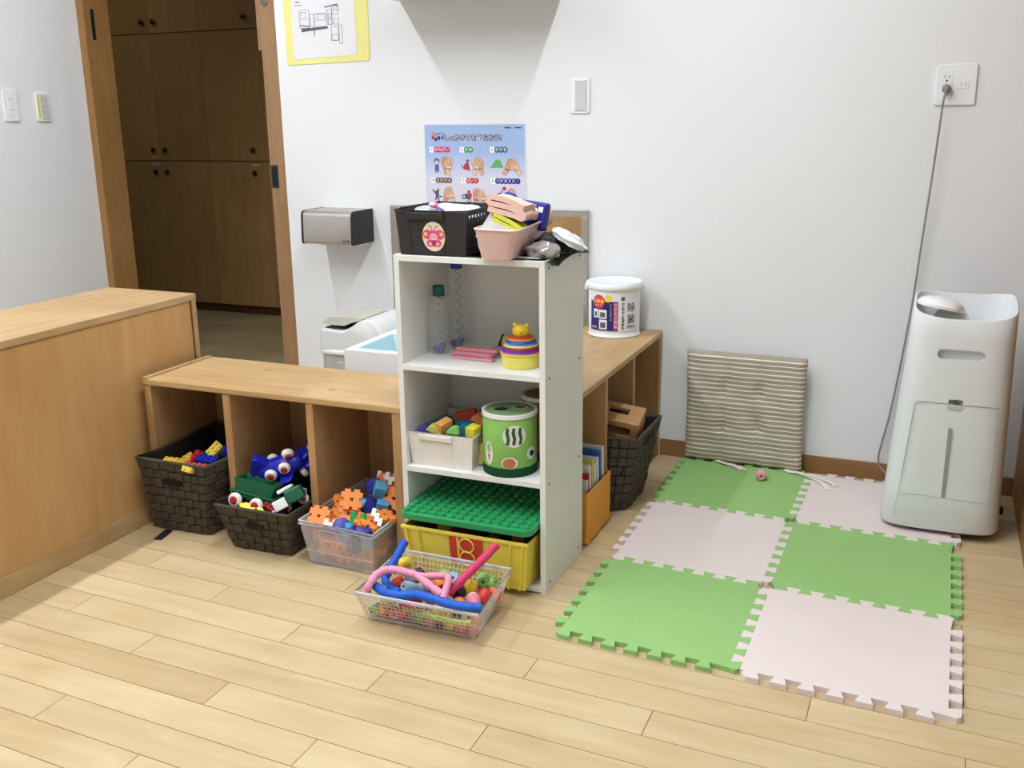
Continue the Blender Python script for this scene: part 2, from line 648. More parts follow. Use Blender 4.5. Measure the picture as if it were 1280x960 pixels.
# ceiling tube lamps (above the frame)
for i, (lx, ly, lw) in enumerate(LAMPS):
    t = thing('ceiling_lamp', ['white tube lamp on the ceiling nearer the door', 'white tube lamp on the ceiling nearer the humidifier'][i], 'lamp', (lx, ly, LAMP_H), group='ceiling tube lamps')
    bm = bmn()
    box(bm, -0.05, 0.05, -1.34, 1.34, -0.01, 0.039)
    obj('housing', bm, M_WPL, t, bevel=0.006)
    M_TUBE = mat('lit_tube_%d' % i, (255, 255, 255), 0.4, emit=TUBE_GLOW * lw)
    M_TUBE.node_tree.nodes['Principled BSDF'].inputs['Emission Color'].default_value = TUBE_COL + (1,)
    bm = bmn()
    tube(bm, [(0, -1.3, -0.045), (0, 1.3, -0.045)], 0.016, 8)
    obj('tube', bm, M_TUBE, t, smooth=True)
    for s in (-1, 1):
        bm = bmn()
        box(bm, -0.014, 0.014, s * 1.31 - 0.01, s * 1.31 + 0.01, -0.062, -0.008)
        obj('tube_holder', bm, M_WPL, t)

# wall cupboard above the wash basin (only its shade on the wall shows)
t = thing('wall_cabinet', 'white cupboard hung high on the wall above the handwashing poster', 'cabinet', (-0.42, 0, 1.622))
bm = bmn()
box(bm, -0.318, 0.318, -0.30, -0.001, 0, 0.58)
obj('body', bm, M_WHITEB, t, bevel=0.002)
for s in (-1, 1):
    bm = bmn()
    box(bm, min(s * 0.002, s * 0.316), max(s * 0.002, s * 0.316), -0.317, -0.301, 0.0, 0.58)
    d = obj('door', bm, M_WHITEB, t, bevel=0.002)
    bm = bmn()
    lathe(bm, [(0.006, 0), (0.006, 0.01), (0.012, 0.014), (0.008, 0.02)], 14)
    obj('knob', bm, M_GREYP, d, (s * 0.04, -0.317, 0.1), WALLROT, smooth=True)

# tall wooden cupboard at the right edge
t = thing('wooden_cupboard', 'brown wooden cupboard side standing at the right edge beside the humidifier', 'cupboard', (1.452, -0.002, 0))
M_CUP = wood('cupboard_wood', (150, 108, 62), (126, 86, 46), 'z', 0.5, stretch=6, scale=3, rnd=0.02)
bm = bmn()
box(bm, 0.0, 0.62, -0.95, 0.0, 0.0, 1.6)
obj('body', bm, M_CUP, t, bevel=0.003)
bm = bmn()
box(bm, -0.0, 0.64, -0.97, 0.0, 1.6, 1.625)
obj('top', bm, M_CUP, t, bevel=0.003)
for s in (0, 1):
    bm = bmn()
    box(bm, 0.01 + s * 0.303, 0.305 + s * 0.303, -0.968, -0.951, 0.06, 1.58)
    d = obj('door', bm, M_CUP, t, bevel=0.002)
    bm = bmn()
    lathe(bm, [(0.006, 0), (0.006, 0.01), (0.012, 0.014), (0.008, 0.02)], 14)
    obj('knob', bm, M_KNOB, d, (0.27 + s * 0.075, -0.968, 0.85), WALLROT, smooth=True)

# ------------------------------------------------------------------ low cabinet on the left (its back towards us)
t = thing('low_cabinet', 'long low light wood cabinet at the left edge, its plain panel turned to the room', 'cabinet', (-1.22, -0.895, 0))
def part(name, m, par, *a, **k):
    bm = bmn()
    box(bm, *a)
    return obj(name, bm, m, par, **k)
CL = -2.75
part('panel', M_CAB, t, -0.17, 0.176, CL, -0.018, 0.0, 0.655)
part('top_board', M_CABT, t, -0.183, 0.182, CL - 0.003, 0.002, 0.655, 0.676, bevel=0.002)
part('end_board', M_CABT, t, -0.183, 0.1815, -0.0185, 0.0, 0.0, 0.655, bevel=0.0015)
part('plinth', M_CABT, t, 0.176, 0.1815, CL, -0.0195, 0.0, 0.055, bevel=0.001)
part('shadow_gap', mat('dark_wood_gap', (70, 42, 22), 0.8), t, 0.1755, 0.1765, -0.0235, -0.0188, 0.056, 0.654)

# ------------------------------------------------------------------ two low pine benches with three bays
def bench(name, label, loc, rotz, L, D, H, div, topmat, T=0.020):
    t = thing(name, label, 'bench', loc, (0, 0, rotz))
    bm = bmn()
    box(bm, 0, L, 0, D, H - T, H)
    obj('top', bm, topmat, t, bevel=0.004)
    for a, b in div:
        part('upright', M_PINEZ, t, a, b, 0.004, D - 0.013, 0.0, H - T, bevel=0.002)
    part('back_panel', M_PINEZ, t, div[0][0], div[-1][1], D - 0.013, D - 0.003, 0.0, H - T)
    return t
bx = -1.0115
b1 = bench('shelf_bench', 'low pine bench with three open bays facing the room, against the low cabinet', (bx, -1.1987, 0), 0, 0.882, 0.3057, 0.470,
           [(0.002, 0.026), (0.291, 0.317), (0.577, 0.601), (0.852, 0.878)], M_PINE)
part('edge_strip', M_CABT, b1, 0.0, 0.02, -0.001, 0.30, 0.471, 0.474)
# the second one runs out from the wall, bays to the right
b2 = bench('shelf_bench', 'low pine bench running out from the wall with a white tub on top', (0.278, -0.912, 0), PI / 2, 0.910, 0.308, 0.468,
           [(0.002, 0.024), (0.254, 0.276), (0.551, 0.573), (0.882, 0.906)], M_PINE)

# ------------------------------------------------------------------ white three-tier shelf
t = thing('colour_box_shelf', 'white three-tier shelf unit standing open to the room in the middle', 'shelf', (-0.1265, -1.2057, 0))
TB = 0.0155
for x0 in (0, 0.415 - TB):
    sp = part('side_panel', M_WHITEB, t, x0, x0 + TB, 0, 0.29, 0, 0.88, bevel=0.001)
    if x0 > 0:
        for yy in (0.027, 0.258):
            for zz in (0.861, 0.583, 0.302, 0.028):
                bm = bmn()
                lathe(bm, [(0.0036, 0), (0.0036, 0.0006)], 8)
                obj('screw_hole', bm, M_BLACK, sp, (0.415, yy, zz), (0, PI / 2, 0))
for z0 in (0.864, 0.577, 0.296, 0.005):
    part('board', M_WHITEB, t, TB, 0.415 - TB, 0.0, 0.283, z0, z0 + 0.0155, bevel=0.001)
part('back_panel', M_WHITEB, t, TB, 0.415 - TB, 0.283, 0.288, 0.005, 0.8795)
# ------------------------------------------------------------------ foam puzzle mats
M_MATG = mat('green_foam', (148, 190, 118), 0.85, var=0.07, scale=14, bump=0.35, spec=0.15)
M_MATP = mat('pale_pink_foam', (224, 211, 207), 0.85, var=0.04, scale=9, bump=0.35, spec=0.15)
NODE = [[(0.369, -1.403), (0.817, -1.427), (1.287, -1.449)],
        [(0.369, -0.936), (0.817, -0.962), (1.293, -0.981)],
        [(0.369, -0.478), (0.817, -0.495), (1.294, -0.513)],
        [(0.369, -0.026), (0.823, -0.030), (1.294, -0.045)]]
MATLAB = [['green foam puzzle tile at the front left corner of the play mat', 'pale pink foam puzzle tile at the front right corner of the play mat'],
          ['pale pink foam puzzle tile in the middle of the left row beside the baskets', 'green foam puzzle tile in the middle of the right row in front of the humidifier'],
          ['green foam puzzle tile under the striped cushion with a pink bead on it', 'pale pink foam puzzle tile half under the humidifier at the wall']]
for j in range(3):
    for i in range(2):
        Q = [NODE[j][i], NODE[j][i + 1], NODE[j + 1][i + 1], NODE[j + 1][i]]
        c = Vector((sum(p[0] for p in Q) / 4, sum(p[1] for p in Q) / 4))
        h = 0.0125 / 0.46
        inner = [j > 0, i < 1, j < 2, i > 0]        # bottom, right, top, left shared with a neighbour
        base = [h if f else 2 * h for f in inner]
        tip = [-h if f else 0.0 for f in inner]
        pts = []
        for s in range(4):
            b, tp = base[s], tip[s]
            st, en = base[s - 1], 1 - base[(s + 1) % 4]
            n, lo, hi = 14, 2 * h, 1 - 2 * h
            sl = (hi - lo) / n
            d = 0.13 * sl
            loc = [(st, b)]
            for k in range(0, n, 2):
                s0, s1 = lo + k * sl, lo + (k + 1) * sl
                if k == 0:
                    loc += [(s0 - d, b), (s0 - 2 * d, tp * 0.6 + b * 0.4), (s0 + d, tp), (s1 + d, tp), (s1 - d, b)]
                    loc = loc[1:] if st >= s0 - d else loc
                else:
                    loc += [(s0 + d, b), (s0 - d, tp), (s1 + d, tp), (s1 - d, b)]
            for u, v in loc:
                pts.append([(u, v), (1 - v, u), (1 - u, 1 - v), (v, 1 - u)][s])
        w = []
        for u, v in pts:
            p = lerp(lerp(Vector(Q[0]), Vector(Q[1]), u), lerp(Vector(Q[3]), Vector(Q[2]), u), v)
            w.append((p.x - c.x, p.y - c.y))
        bm = bmn()
        prism(bm, w, 0, 0.0125)
        green = (i + j) % 2 == 0
        o = obj('foam_mat', bm, M_MATG if green else M_MATP, loc=(c.x, c.y, 0.0))
        tag(o, MATLAB[j][i], 'foam mat', 'foam puzzle mats')
ZM = 0.0128

# ------------------------------------------------------------------ striped cushion leaning on the wall
def stripe_mat():
    m = bpy.data.materials.new('striped_linen')
    m.use_nodes = True
    N, L = m.node_tree.nodes, m.node_tree.links
    b = N['Principled BSDF']
    b.inputs['Roughness'].default_value = 0.9
    b.inputs['Specular IOR Level'].default_value = 0.1
    tc = N.new('ShaderNodeTexCoord')
    sp = N.new('ShaderNodeSeparateXYZ')
    L.new(tc.outputs['Object'], sp.inputs[0])
    mu = N.new('ShaderNodeMath')
    mu.operation = 'MULTIPLY'
    mu.inputs[1].default_value = 1 / 0.0163
    L.new(sp.outputs['Z'], mu.inputs[0])
    fr = N.new('ShaderNodeMath')
    fr.operation = 'FRACT'
    L.new(mu.outputs[0], fr.inputs[0])
    gt = N.new('ShaderNodeValToRGB')
    e = gt.color_ramp.elements
    e[0].position, e[0].color = 0.68, rgb(166, 153, 137)
    e[1].position, e[1].color = 0.75, rgb(240, 236, 222)
    x = e.new(0.91)
    x.color = rgb(240, 236, 222)
    y = e.new(0.98)
    y.color = rgb(166, 153, 137)
    L.new(fr.outputs[0], gt.inputs['Fac'])
    nz = N.new('ShaderNodeTexNoise')
    nz.inputs['Scale'].default_value = 700
    L.new(tc.outputs['Object'], nz.inputs['Vector'])
    bp = N.new('ShaderNodeBump')
    bp.inputs['Strength'].default_value = 0.3
    bp.inputs['Distance'].default_value = 0.001
    L.new(nz.outputs['Fac'], bp.inputs['Height'])
    L.new(bp.outputs['Normal'], b.inputs['Normal'])
    L.new(gt.outputs['Color'], b.inputs['Base Color'])
    return m
M_STR = stripe_mat()
cush = thing('seat_cushion', 'square beige and white striped seat cushion leaning against the wall', 'cushion', (0.584, -0.036, ZM), (math.radians(1.2), 0, math.radians(-1.5)))
bm = bmn()
CW, CH, CT = 0.412, 0.402, 0.017
n = 40
tufts = [(-0.072, 0.270), (0.052, 0.270), (-0.072, 0.135), (0.052, 0.150)]
def cth(x, z):
    e = min((CW / 2 - abs(x)) / 0.03, z / 0.03, (CH - z) / 0.03, 1.0)
    e = math.sqrt(max(0.0, 1 - (1 - max(0, e)) ** 2))
    d = 1.0
    for tx, tz in tufts:
        r2 = ((x - tx) ** 2 + (z - tz) ** 2)
        d -= 0.62 * math.exp(-r2 / 0.0006) + 0.10 * math.exp(-r2 / 0.004)
    for tx in (-0.072, 0.052):
        d -= 0.30 * math.exp(-((x - tx - 0.30 * max(0, z - 0.27) * (1 if tx < 0 else 0.4)) / 0.005) ** 2)
    return max(0.12, d) * (0.25 + 0.75 * e)
for side in (-1, 1):
    g = []
    for j in range(n + 1):
        row = []
        for i in range(n + 1):
            x, z = -CW / 2 + CW * i / n, CH * j / n
            t_ = cth(x, z) if 0 < i < n and 0 < j < n else 0.25
            wob = 0.0018 * math.sin(x * 60 + z * 35) + 0.0012 * math.sin(z * 110)
            yy = side * (CT * t_) + (wob if side < 0 else 0)
            row.append(bm.verts.new((x * (1 - 0.02 * math.sin(PI * z / CH)), yy, z)))
        g.append(row)
    for j in range(n):
        for i in range(n):
            bm.faces.new((g[j][i], g[j][i + 1], g[j + 1][i + 1], g[j + 1][i]))
    if side < 0:
        front = g
for a in range(n):
    for k0, k1 in (((0, a), (0, a + 1)), ((n, a), (n, a + 1)), ((a, 0), (a + 1, 0)), ((a, n), (a + 1, n))):
        bm.faces.new((front[k0[0]][k0[1]], front[k1[0]][k1[1]], g[k1[0]][k1[1]], g[k0[0]][k0[1]]))
obj('cover', bm, M_STR, cush, smooth=True, ang=60)
M_LINEN = mat('linen_tie', (232, 228, 216), 0.9, var=0.05, scale=80)
for tx, tz in tufts:
    bm = bmn()
    ball(bm, (0, 0, 0), (0.004, 0.003, 0.004), 10, 6)
    obj('tuft_button', bm, M_STR, cush, (tx, -0.0075, tz), smooth=True)
def ribbon(pts, wdt, par):
    bm = bmn()
    P = smooth_path(pts, 6)
    prev = None
    for i, p in enumerate(P):
        tdir = (P[min(i + 1, len(P) - 1)] - P[max(i - 1, 0)]).normalized()
        nn = Vector((-tdir.y, tdir.x, 0)).normalized() * wdt / 2
        ring = [bm.verts.new(p + nn), bm.verts.new(p - nn), bm.verts.new(p - nn + Vector((0, 0, 0.0016))), bm.verts.new(p + nn + Vector((0, 0, 0.0016)))]
        if prev:
            for k in range(4):
                bm.faces.new((prev[k], prev[(k + 1) % 4], ring[(k + 1) % 4], ring[k]))
        else:
            bm.faces.new(ring)
        prev = ring
    bm.faces.new(prev[::-1])
    return obj('tie', bm, M_LINEN, par)
cinv = cush.matrix_basis.inverted()
def loc_c(pts):
    return [cinv @ Vector(p) for p in pts]
plab(ribbon(loc_c([(0.495, -0.045, ZM + 0.004), (0.525, -0.065, ZM + 0.006), (0.57, -0.08, ZM + 0.003), (0.595, -0.1, ZM + 0.001)]), 0.017, cush), 'white cloth tie')
plab(ribbon(loc_c([(0.50, -0.05, ZM + 0.001), (0.55, -0.06, ZM + 0.001), (0.59, -0.083, ZM + 0.003), (0.612, -0.1, ZM + 0.001)]), 0.011, cush), 'white cloth tie')
plab(ribbon(loc_c([(0.735, -0.06, ZM + 0.004), (0.79, -0.075, ZM + 0.004), (0.85, -0.115, ZM + 0.003), (0.88, -0.16, ZM + 0.003), (0.895, -0.195, ZM + 0.001)]), 0.019, cush), 'white cloth tie')
plab(ribbon(loc_c([(0.745, -0.07, ZM + 0.002), (0.80, -0.082, ZM + 0.006), (0.86, -0.112, ZM + 0.007), (0.895, -0.128, ZM + 0.003), (0.918, -0.152, ZM + 0.001)]), 0.012, cush), 'white cloth tie')

# ------------------------------------------------------------------ humidifier
M_HUM = mat('humidifier_white', (222, 225, 227), 0.42, var=0.008)
M_HUMI = mat('humidifier_inner', (240, 240, 238), 0.35, var=0.008)
hum = thing('humidifier', 'tall white humidifier with a scooped open top standing by the wall', 'humidifier', (1.235, -0.33, ZM))
def hsec(z, k=0.0):
    f = z / 0.66
    x0, x1 = -0.172 + 0.045 * f + k, 0.158 - 0.012 * f - k
    y0, y1 = -0.128 + 0.012 * f + k, 0.120 + 0.012 * f - k
    cx, cy, ax, ay = (x0 + x1) / 2, (y0 + y1) / 2, (x1 - x0) / 2, (y1 - y0) / 2
    out = []
    for i in range(64):
        a = 2 * PI * (i + 0.5) / 64
        c, s = math.cos(a), math.sin(a)
        e = 2 / 4.6
        out.append((cx + ax * math.copysign(abs(c) ** e, c), cy + ay * math.copysign(abs(s) ** e, s)))
    return out
def rim(x, y):
    # the rim dips at the front and rises to the sides and the back
    return 0.640 + 0.016 * min(1, abs(x - 0.01) / 0.14) ** 2.0 + 0.036 * (y + 0.116) / 0.25
bm = bmn()
rings = []
for z, k in ((0.012, 0.012), (0.014, 0.004), (0.022, 0.0), (0.12, 0), (0.25, 0), (0.38, 0), (0.5, 0), (0.58, 0)):
    rings.append([Vector((x, y, z)) for x, y in hsec(z, k)])
rings.append([Vector((x, y, rim(x, y) - 0.003)) for x, y in hsec(0.65)])
rings.append([Vector((x, y, rim(x, y))) for x, y in hsec(0.65, 0.002)])
rings.append([Vector((x, y, rim(x, y))) for x, y in hsec(0.65, 0.006)])
rings.append([Vector((x, y, rim(x, y) - 0.004)) for x, y in hsec(0.65, 0.008)])
rings.append([Vector((x, y, 0.585)) for x, y in hsec(0.60, 0.016)])
rings.append([Vector((x, y, 0.578)) for x, y in hsec(0.60, 0.03)])
ring_skin(bm, rings)
body = obj('body', bm, M_HUM, hum, smooth=True, ang=50)
def cut(o, cb):
    me = bpy.data.meshes.new('cutter')
    bmesh.ops.recalc_face_normals(cb, faces=cb.faces[:])
    cb.to_mesh(me)
    cb.free()
    co = bpy.data.objects.new('cutter', me)
    COL.objects.link(co)
    co.parent = o.parent
    md = o.modifiers.new('cut', 'BOOLEAN')
    md.operation = 'DIFFERENCE'
    md.object = co
    md.solver = 'EXACT'
    bpy.context.view_layer.update()
    dg = bpy.context.evaluated_depsgraph_get()
    nm = bpy.data.meshes.new_from_object(o.evaluated_get(dg))
    o.modifiers.clear()
    o.data = nm
    bpy.data.objects.remove(co)
cb = bmn()
FR = Matrix.Rotation(PI / 2, 4, 'X')
prism(cb, [(x, z) for x, z in rrect(-0.053, 0.069, 0.527, 0.557, 0.0145, 5)], 0.095, 0.15, FR)   # grip recess
prism(cb, rrect(-0.012, 0.026, 0.399, 0.413, 0.004, 3), 0.105, 0.15, FR)                           # latch recess
cut(body, cb)
fy = lambda z: -0.1285 + 0.012 * z / 0.66
def seam(pts, r=0.0011):
    bm = bmn()
    tube(bm, [(x, fy(z) + 0.0002, z) for x, z in pts], r, 6)
    return obj('panel_seam', bm, mat('seam_grey', (150, 150, 144), 0.6), hum)
seam([(-0.118, 0.16), (-0.100, 0.385), (-0.097, 0.396), (-0.088, 0.400), (0.12, 0.399)])
seam([(-0.13, 0.045), (-0.118, 0.16)], 0.0006)
seam([(0.118, 0.399), (0.121, 0.11)], 0.0005)
seam([(-0.118, 0.12), (0.121, 0.115)], 0.0005)
bm = bmn()
prism(bm, [(-0.004, 0.408), (0.000, 0.403), (0.007, 0.401), (0.014, 0.403), (0.018, 0.408), (0.007, 0.412)], 0.1165, 0.124, FR)
plab(obj('latch_eye', bm, mat('dark_grey_plastic', (84, 84, 82), 0.5), hum), 'dark latch eye')
bm = bmn()
prism(bm, rrect(-0.014, 0.026, 0.384, 0.3965, 0.003, 3), 0.1205, 0.1235, FR)
obj('latch_tab', bm, M_GREYP, hum, bevel=0.001)
bm = bmn()
prism(bm, rrect(-0.0055, 0.0045, 0.118, 0.330, 0.0045, 4), 0.121, 0.1275, FR)
plab(obj('water_window', bm, mat('grey_window', (150, 154, 156), 0.25), hum), 'grey water level window')
bm = bmn()
prism(bm, rrect(-0.1, -0.06, 0.0, 0.028, 0.01), -0.001, 0.001)
bm.free()
# fill spout cap inside the scoop: a flattened lid raised on the left, open towards the room
bm = bmn()
CM = Matrix.Translation((-0.054, -0.018, 0.667)) @ Matrix.Rotation(math.radians(10), 4, 'Y') @ Matrix.Rotation(math.radians(-8), 4, 'X')
top_r, low_r = [], []
rg = []
for k, (f, z) in enumerate(((0.02, 0.020), (0.35, 0.019), (0.65, 0.015), (0.88, 0.008), (1.0, -0.004), (0.97, -0.012), (0.9, -0.012), (0.85, -0.004), (0.6, 0.006), (0.02, 0.010))):
    rg.append([CM @ Vector((0.066 * f * math.copysign(abs(math.cos(a)) ** 0.8, math.cos(a)), 0.098 * f * math.copysign(abs(math.sin(a)) ** 0.8, math.sin(a)), z)) for a in [2 * PI * i / 28 for i in range(28)]])
ring_skin(bm, rg)
obj('spout_cap', bm, M_HUMI, hum, smooth=True, ang=60)
bm = bmn()
ball(bm, (-0.025, 0.005, 0.612), (0.050, 0.075, 0.048), 18, 10)
obj('spout', bm, M_HUMI, hum, smooth=True)
bm = bmn()
prism(bm, hsec(0.6, 0.02), 0.5805, 0.583)
obj('inner_floor', bm, M_HUMI, hum)
bm = bmn()
prism(bm, [(p[0], p[1]) for p in hsec(0.0, 0.03)], 0.0, 0.0125)
plab(obj('foot_base', bm, M_DARK, hum), 'black recessed base')
bm = bmn()
lathe(bm, [(0.011, 0), (0.013, 0.004), (0.013, 0.008), (0.011, 0.012)], 14, Matrix.Translation((0.166, 0.10, 0.018)) @ Matrix.Rotation(PI / 2, 4, 'Y'))
obj('drain_plug', bm, M_DARK, hum, smooth=True)

# ------------------------------------------------------------------ wall plates, plug and lead
def plate(name, label, loc, rot, w, h, cat='switch'):
    t = thing(name, label, cat, loc, rot)
    bm = bmn()
    prism(bm, rrect(-w / 2, w / 2, -h / 2, h / 2, 0.008), 0, 0.007)
    obj('cover_plate', bm, M_WPL, t, bevel=0.003)
    return t
t = plate('light_switch', 'white wall switch with one tall rocker, right of the poster', (-0.038, -0.0005, 1.280), WALLROT, 0.07, 0.12)
bm = bmn()
prism(bm, rrect(-0.017, 0.025, -0.051, 0.051, 0.002), 0.006, 0.0105)
obj('rocker', bm, M_GREYP, t, bevel=0.0015)
bm = bmn()
prism(bm, rrect(-0.024, -0.018, -0.052, 0.052, 0.001), 0.006, 0.0085)
obj('name_strip', bm, M_WPL, t)
t = plate('wall_outlet', 'square white wall outlet plate with the humidifier plug in it', (1.162, -0.0005, 1.291), WALLROT, 0.116, 0.121, 'outlet')
for cx, cy in ((-0.026, 0.018), (-0.026, -0.022)):
    bm = bmn()
    prism(bm, rrect(cx - 0.015, cx + 0.015, cy - 0.019, cy + 0.019, 0.002), 0.006, 0.0085)
    ins = obj('socket', bm, M_WPL, t, bevel=0.0006)
    bm = bmn()
    for s in (-1, 1):
        prism(bm, rrect(cx + s * 0.0065 - 0.001, cx + s * 0.0065 + 0.001, cy + 0.002, cy + 0.009, 0.0006), 0.0084, 0.0089)
    prism(bm, ellipse(cx, cy - 0.006, 0.0028), 0.0084, 0.0089)
    obj('slots', bm, M_BLACK, ins)
bm = bmn()
prism(bm, rrect(0.005, 0.037, -0.012, 0.012, 0.002), 0.006, 0.0085)
ins = obj('aerial_socket', bm, M_WPL, t, bevel=0.0006)
bm = bmn()
for s in (-1, 1):
    prism(bm, rrect(0.021 + s * 0.006 - 0.002, 0.021 + s * 0.006 + 0.002, -0.004, 0.005, 0.001), 0.0084, 0.0089)
obj('slots', bm, M_GREYP, ins)
lead = thing('power_lead', 'grey power lead hanging from the outlet down to the humidifier', 'cable', (1.137, -0.010, 1.2795))
M_LEAD = mat('grey_cable', (136, 134, 137), 0.5)
bm = bmn()
lathe(bm, [(0.011, 0), (0.0135, 0.004), (0.0135, 0.016), (0.010, 0.024), (0.006, 0.030)], 16, Matrix.Rotation(PI / 2, 4, 'X'))
obj('plug', bm, M_LEAD, lead, smooth=True)
bm = bmn()
P = smooth_path([(0, -0.028, 0), (-0.001, -0.034, -0.012), (-0.006, -0.034, -0.05), (-0.016, -0.026, -0.25), (-0.028, -0.018, -0.45), (-0.04, -0.012, -0.66), (-0.058, -0.010, -0.86), (-0.078, -0.010, -1.04),
                 (-0.095, -0.010, -1.14), (-0.101, -0.012, -1.20), (-0.08, -0.022, -1.235), (-0.02, -0.07, -1.252), (0.0, -0.15, -1.240)], 8)
tube(bm, P, 0.0031, 8)
obj('cord', bm, M_LEAD, lead, smooth=True)

LW = (PI / 2, 0, PI / 2)
t = plate('wall_outlet', 'white wall outlet on the left wall, nearer the left edge of the photo', (XL + 0.0005, -0.408, 1.277), LW, 0.07, 0.123, 'outlet')
for cy in (0.02, -0.02):
    bm = bmn()
    prism(bm, rrect(-0.014, 0.014, cy - 0.017, cy + 0.017, 0.002), 0.006, 0.0085)
    ins = obj('socket', bm, M_WPL, t, bevel=0.0006)
    bm = bmn()
    for s in (-1, 1):
        prism(bm, rrect(s * 0.0065 - 0.001, s * 0.0065 + 0.001, cy + 0.001, cy + 0.008, 0.0006), 0.0084, 0.0089)
    obj('slots', bm, M_BLACK, ins)
t = plate('light_switch', 'white light switch with a yellow strip on the left wall beside the door', (XL + 0.0005, -0.249, 1.272), LW, 0.07, 0.117)
for cy in (0.025, -0.025):
    bm = bmn()
    prism(bm, rrect(-0.014, 0.024, cy - 0.0235, cy + 0.0235, 0.002), 0.006, 0.010)
    rk = obj('rocker', bm, M_GREYP, t, bevel=0.001)
    bm = bmn()
    prism(bm, ellipse(-0.008, cy + 0.005, 0.0022, n=10), 0.0098, 0.0104)
    obj('pilot_dot', bm, M_BLACK, rk)
bm = bmn()
prism(bm, rrect(-0.029, -0.017, -0.046, 0.046, 0.001), 0.006, 0.0082)
plab(obj('name_strip', bm, mat('yellow_tape', (206, 204, 92), 0.6), t), 'yellow paper strip')

# ------------------------------------------------------------------ yellow sheet with floor plan
t = thing('floor_plan_sheet', 'white floor plan drawing taped on a yellow card beside the door', 'paper', (-1.06, -0.001, 1.42), WALLROT)
M_YEL = mat('yellow_card', (228, 222, 140), 0.6, var=0.03, scale=12)
M_PAP = mat('white_paper', (222, 222, 226), 0.6, var=0.03, scale=14)
M_LINE = mat('ink_grey', (96, 94, 104), 0.7)
M_INK = mat('ink_dark', (44, 42, 56), 0.7)
bm = bmn()
prism(bm, [(-0.185, 0.0), (-0.178, -0.006), (0.178, 0.002), (0.186, 0.012), (0.187, 0.27), (-0.186, 0.27)], 0, 0.0015)
obj('yellow_card', bm, M_YEL, t)
bm = bmn()
prism(bm, [(-0.150, 0.014), (0.128, 0.024), (0.134, 0.034), (0.128, 0.245), (-0.150, 0.245)], 0.0016, 0.0028)
pp_ = obj('drawing_paper', bm, M_PAP, t)
def frame_lines(rects, wdt):
    out = []
    for x0, x1, y0, y1 in rects:
        out += [[(x0, y0), (x1, y0), (x1, y0 + wdt), (x0, y0 + wdt)], [(x0, y1 - wdt), (x1, y1 - wdt), (x1, y1), (x0, y1)],
                [(x0, y0), (x0 + wdt, y0), (x0 + wdt, y1), (x0, y1)], [(x1 - wdt, y0), (x1, y0), (x1, y1), (x1 - wdt, y1)]]
    return out
px = lambda cx, cy: ((cx - 700) * 0.000578, (525 - cy) * 0.000495)
def R4(a, b, c, d):
    x0, y1 = px(a, b)
    x1, y0 = px(c, d)
    return (x0, x1, y0, y1)
rects = [R4(500, 135, 578, 268), R4(512, 150, 552, 205), R4(582, 168, 612, 255), R4(620, 165, 710, 262), R4(640, 172, 700, 215), R4(718, 140, 755, 250), R4(755, 112, 803, 180),
         R4(765, 205, 803, 250), R4(742, 262, 800, 368), R4(745, 320, 798, 366), R4(800, 255, 826, 392), R4(725, 170, 752, 205), R4(725, 210, 752, 248), R4(768, 118, 800, 150)]
flat('plan_lines', frame_lines(rects, 0.0013), 0.0034, M_LINE, pp_)
for pl_ in [[px(512, 296), px(718, 278), px(718, 262), px(512, 270)], [px(700, 128), px(800, 110), px(800, 102), px(700, 120)], [px(608, 330), px(614, 330), px(614, 262), px(608, 262)], [px(500, 250), px(580, 262), px(580, 254), px(500, 242)]]:
    flat('plan_thick_line', [pl_], 0.0036, M_LINE, pp_)
flat('plan_title', [[px(476, 84), px(508, 78), px(508, 70), px(476, 76)], [px(468, 104), px(526, 100), px(526, 96), px(468, 100)]], 0.0034, M_LINE, pp_)

# ------------------------------------------------------------------ handwashing poster
t = thing('handwashing_poster', 'laminated blue handwashing poster with six numbered drawings of hands', 'poster', (-0.653, -0.001, 1.185), WALLROT)
def gradient_sheet():
    m = bpy.data.materials.new('poster_print')
    m.use_nodes = True
    N, L = m.node_tree.nodes, m.node_tree.links
    b = N['Principled BSDF']
    b.inputs['Roughness'].default_value = 0.3
    tc = N.new('ShaderNodeTexCoord')
    sp = N.new('ShaderNodeSeparateXYZ')
    L.new(tc.outputs['Object'], sp.inputs[0])
    mr = N.new('ShaderNodeMapRange')
    mr.inputs['From Min'].default_value = -0.20
    mr.inputs['From Max'].default_value = -0.10
    L.new(sp.outputs['Y'], mr.inputs['Value'])
    cr = N.new('ShaderNodeValToRGB')
    cr.color_ramp.elements[0].color = rgb(208, 206, 222)
    cr.color_ramp.elements[1].color = rgb(156, 178, 218)
    L.new(mr.outputs[0], cr.inputs['Fac'])
    L.new(cr.outputs['Color'], b.inputs['Base Color'])
    return m
bm = bmn()
prism(bm, rrect(-0.003, 0.409, -0.288, 0.003, 0.004), 0, 0.0008)
obj('laminate', bm, mat('laminate_film', (216, 220, 226), 0.2), t)
bm = bmn()
prism(bm, [(0, -0.285), (0.404, -0.285), (0.404, 0), (0, 0)], 0.0008, 0.0012)
sheet = obj('print', bm, gradient_sheet(), t)
K = 0.404 / 1015
pq = lambda cx, cy: ((cx - 100) * K, -(cy - 105) * K)
M_PW = mat('print_white', (238, 238, 242), 0.5)
M_PNAVY = mat('print_navy', (40, 40, 110), 0.5)
M_HAND = mat('print_skin', (226, 186, 156), 0.5)
M_HAND2 = mat('print_skin_dark', (206, 162, 130), 0.5)
M_HANDO = mat('print_outline', (140, 92, 66), 0.5)
def ptxt(s, size, m, cx, cy, z=0.0022, offset=0, align='CENTER'):
    x, y = pq(cx, cy)
    return text('lettering', s, size, m, sheet, (x, y, z), offset=offset, align=align)
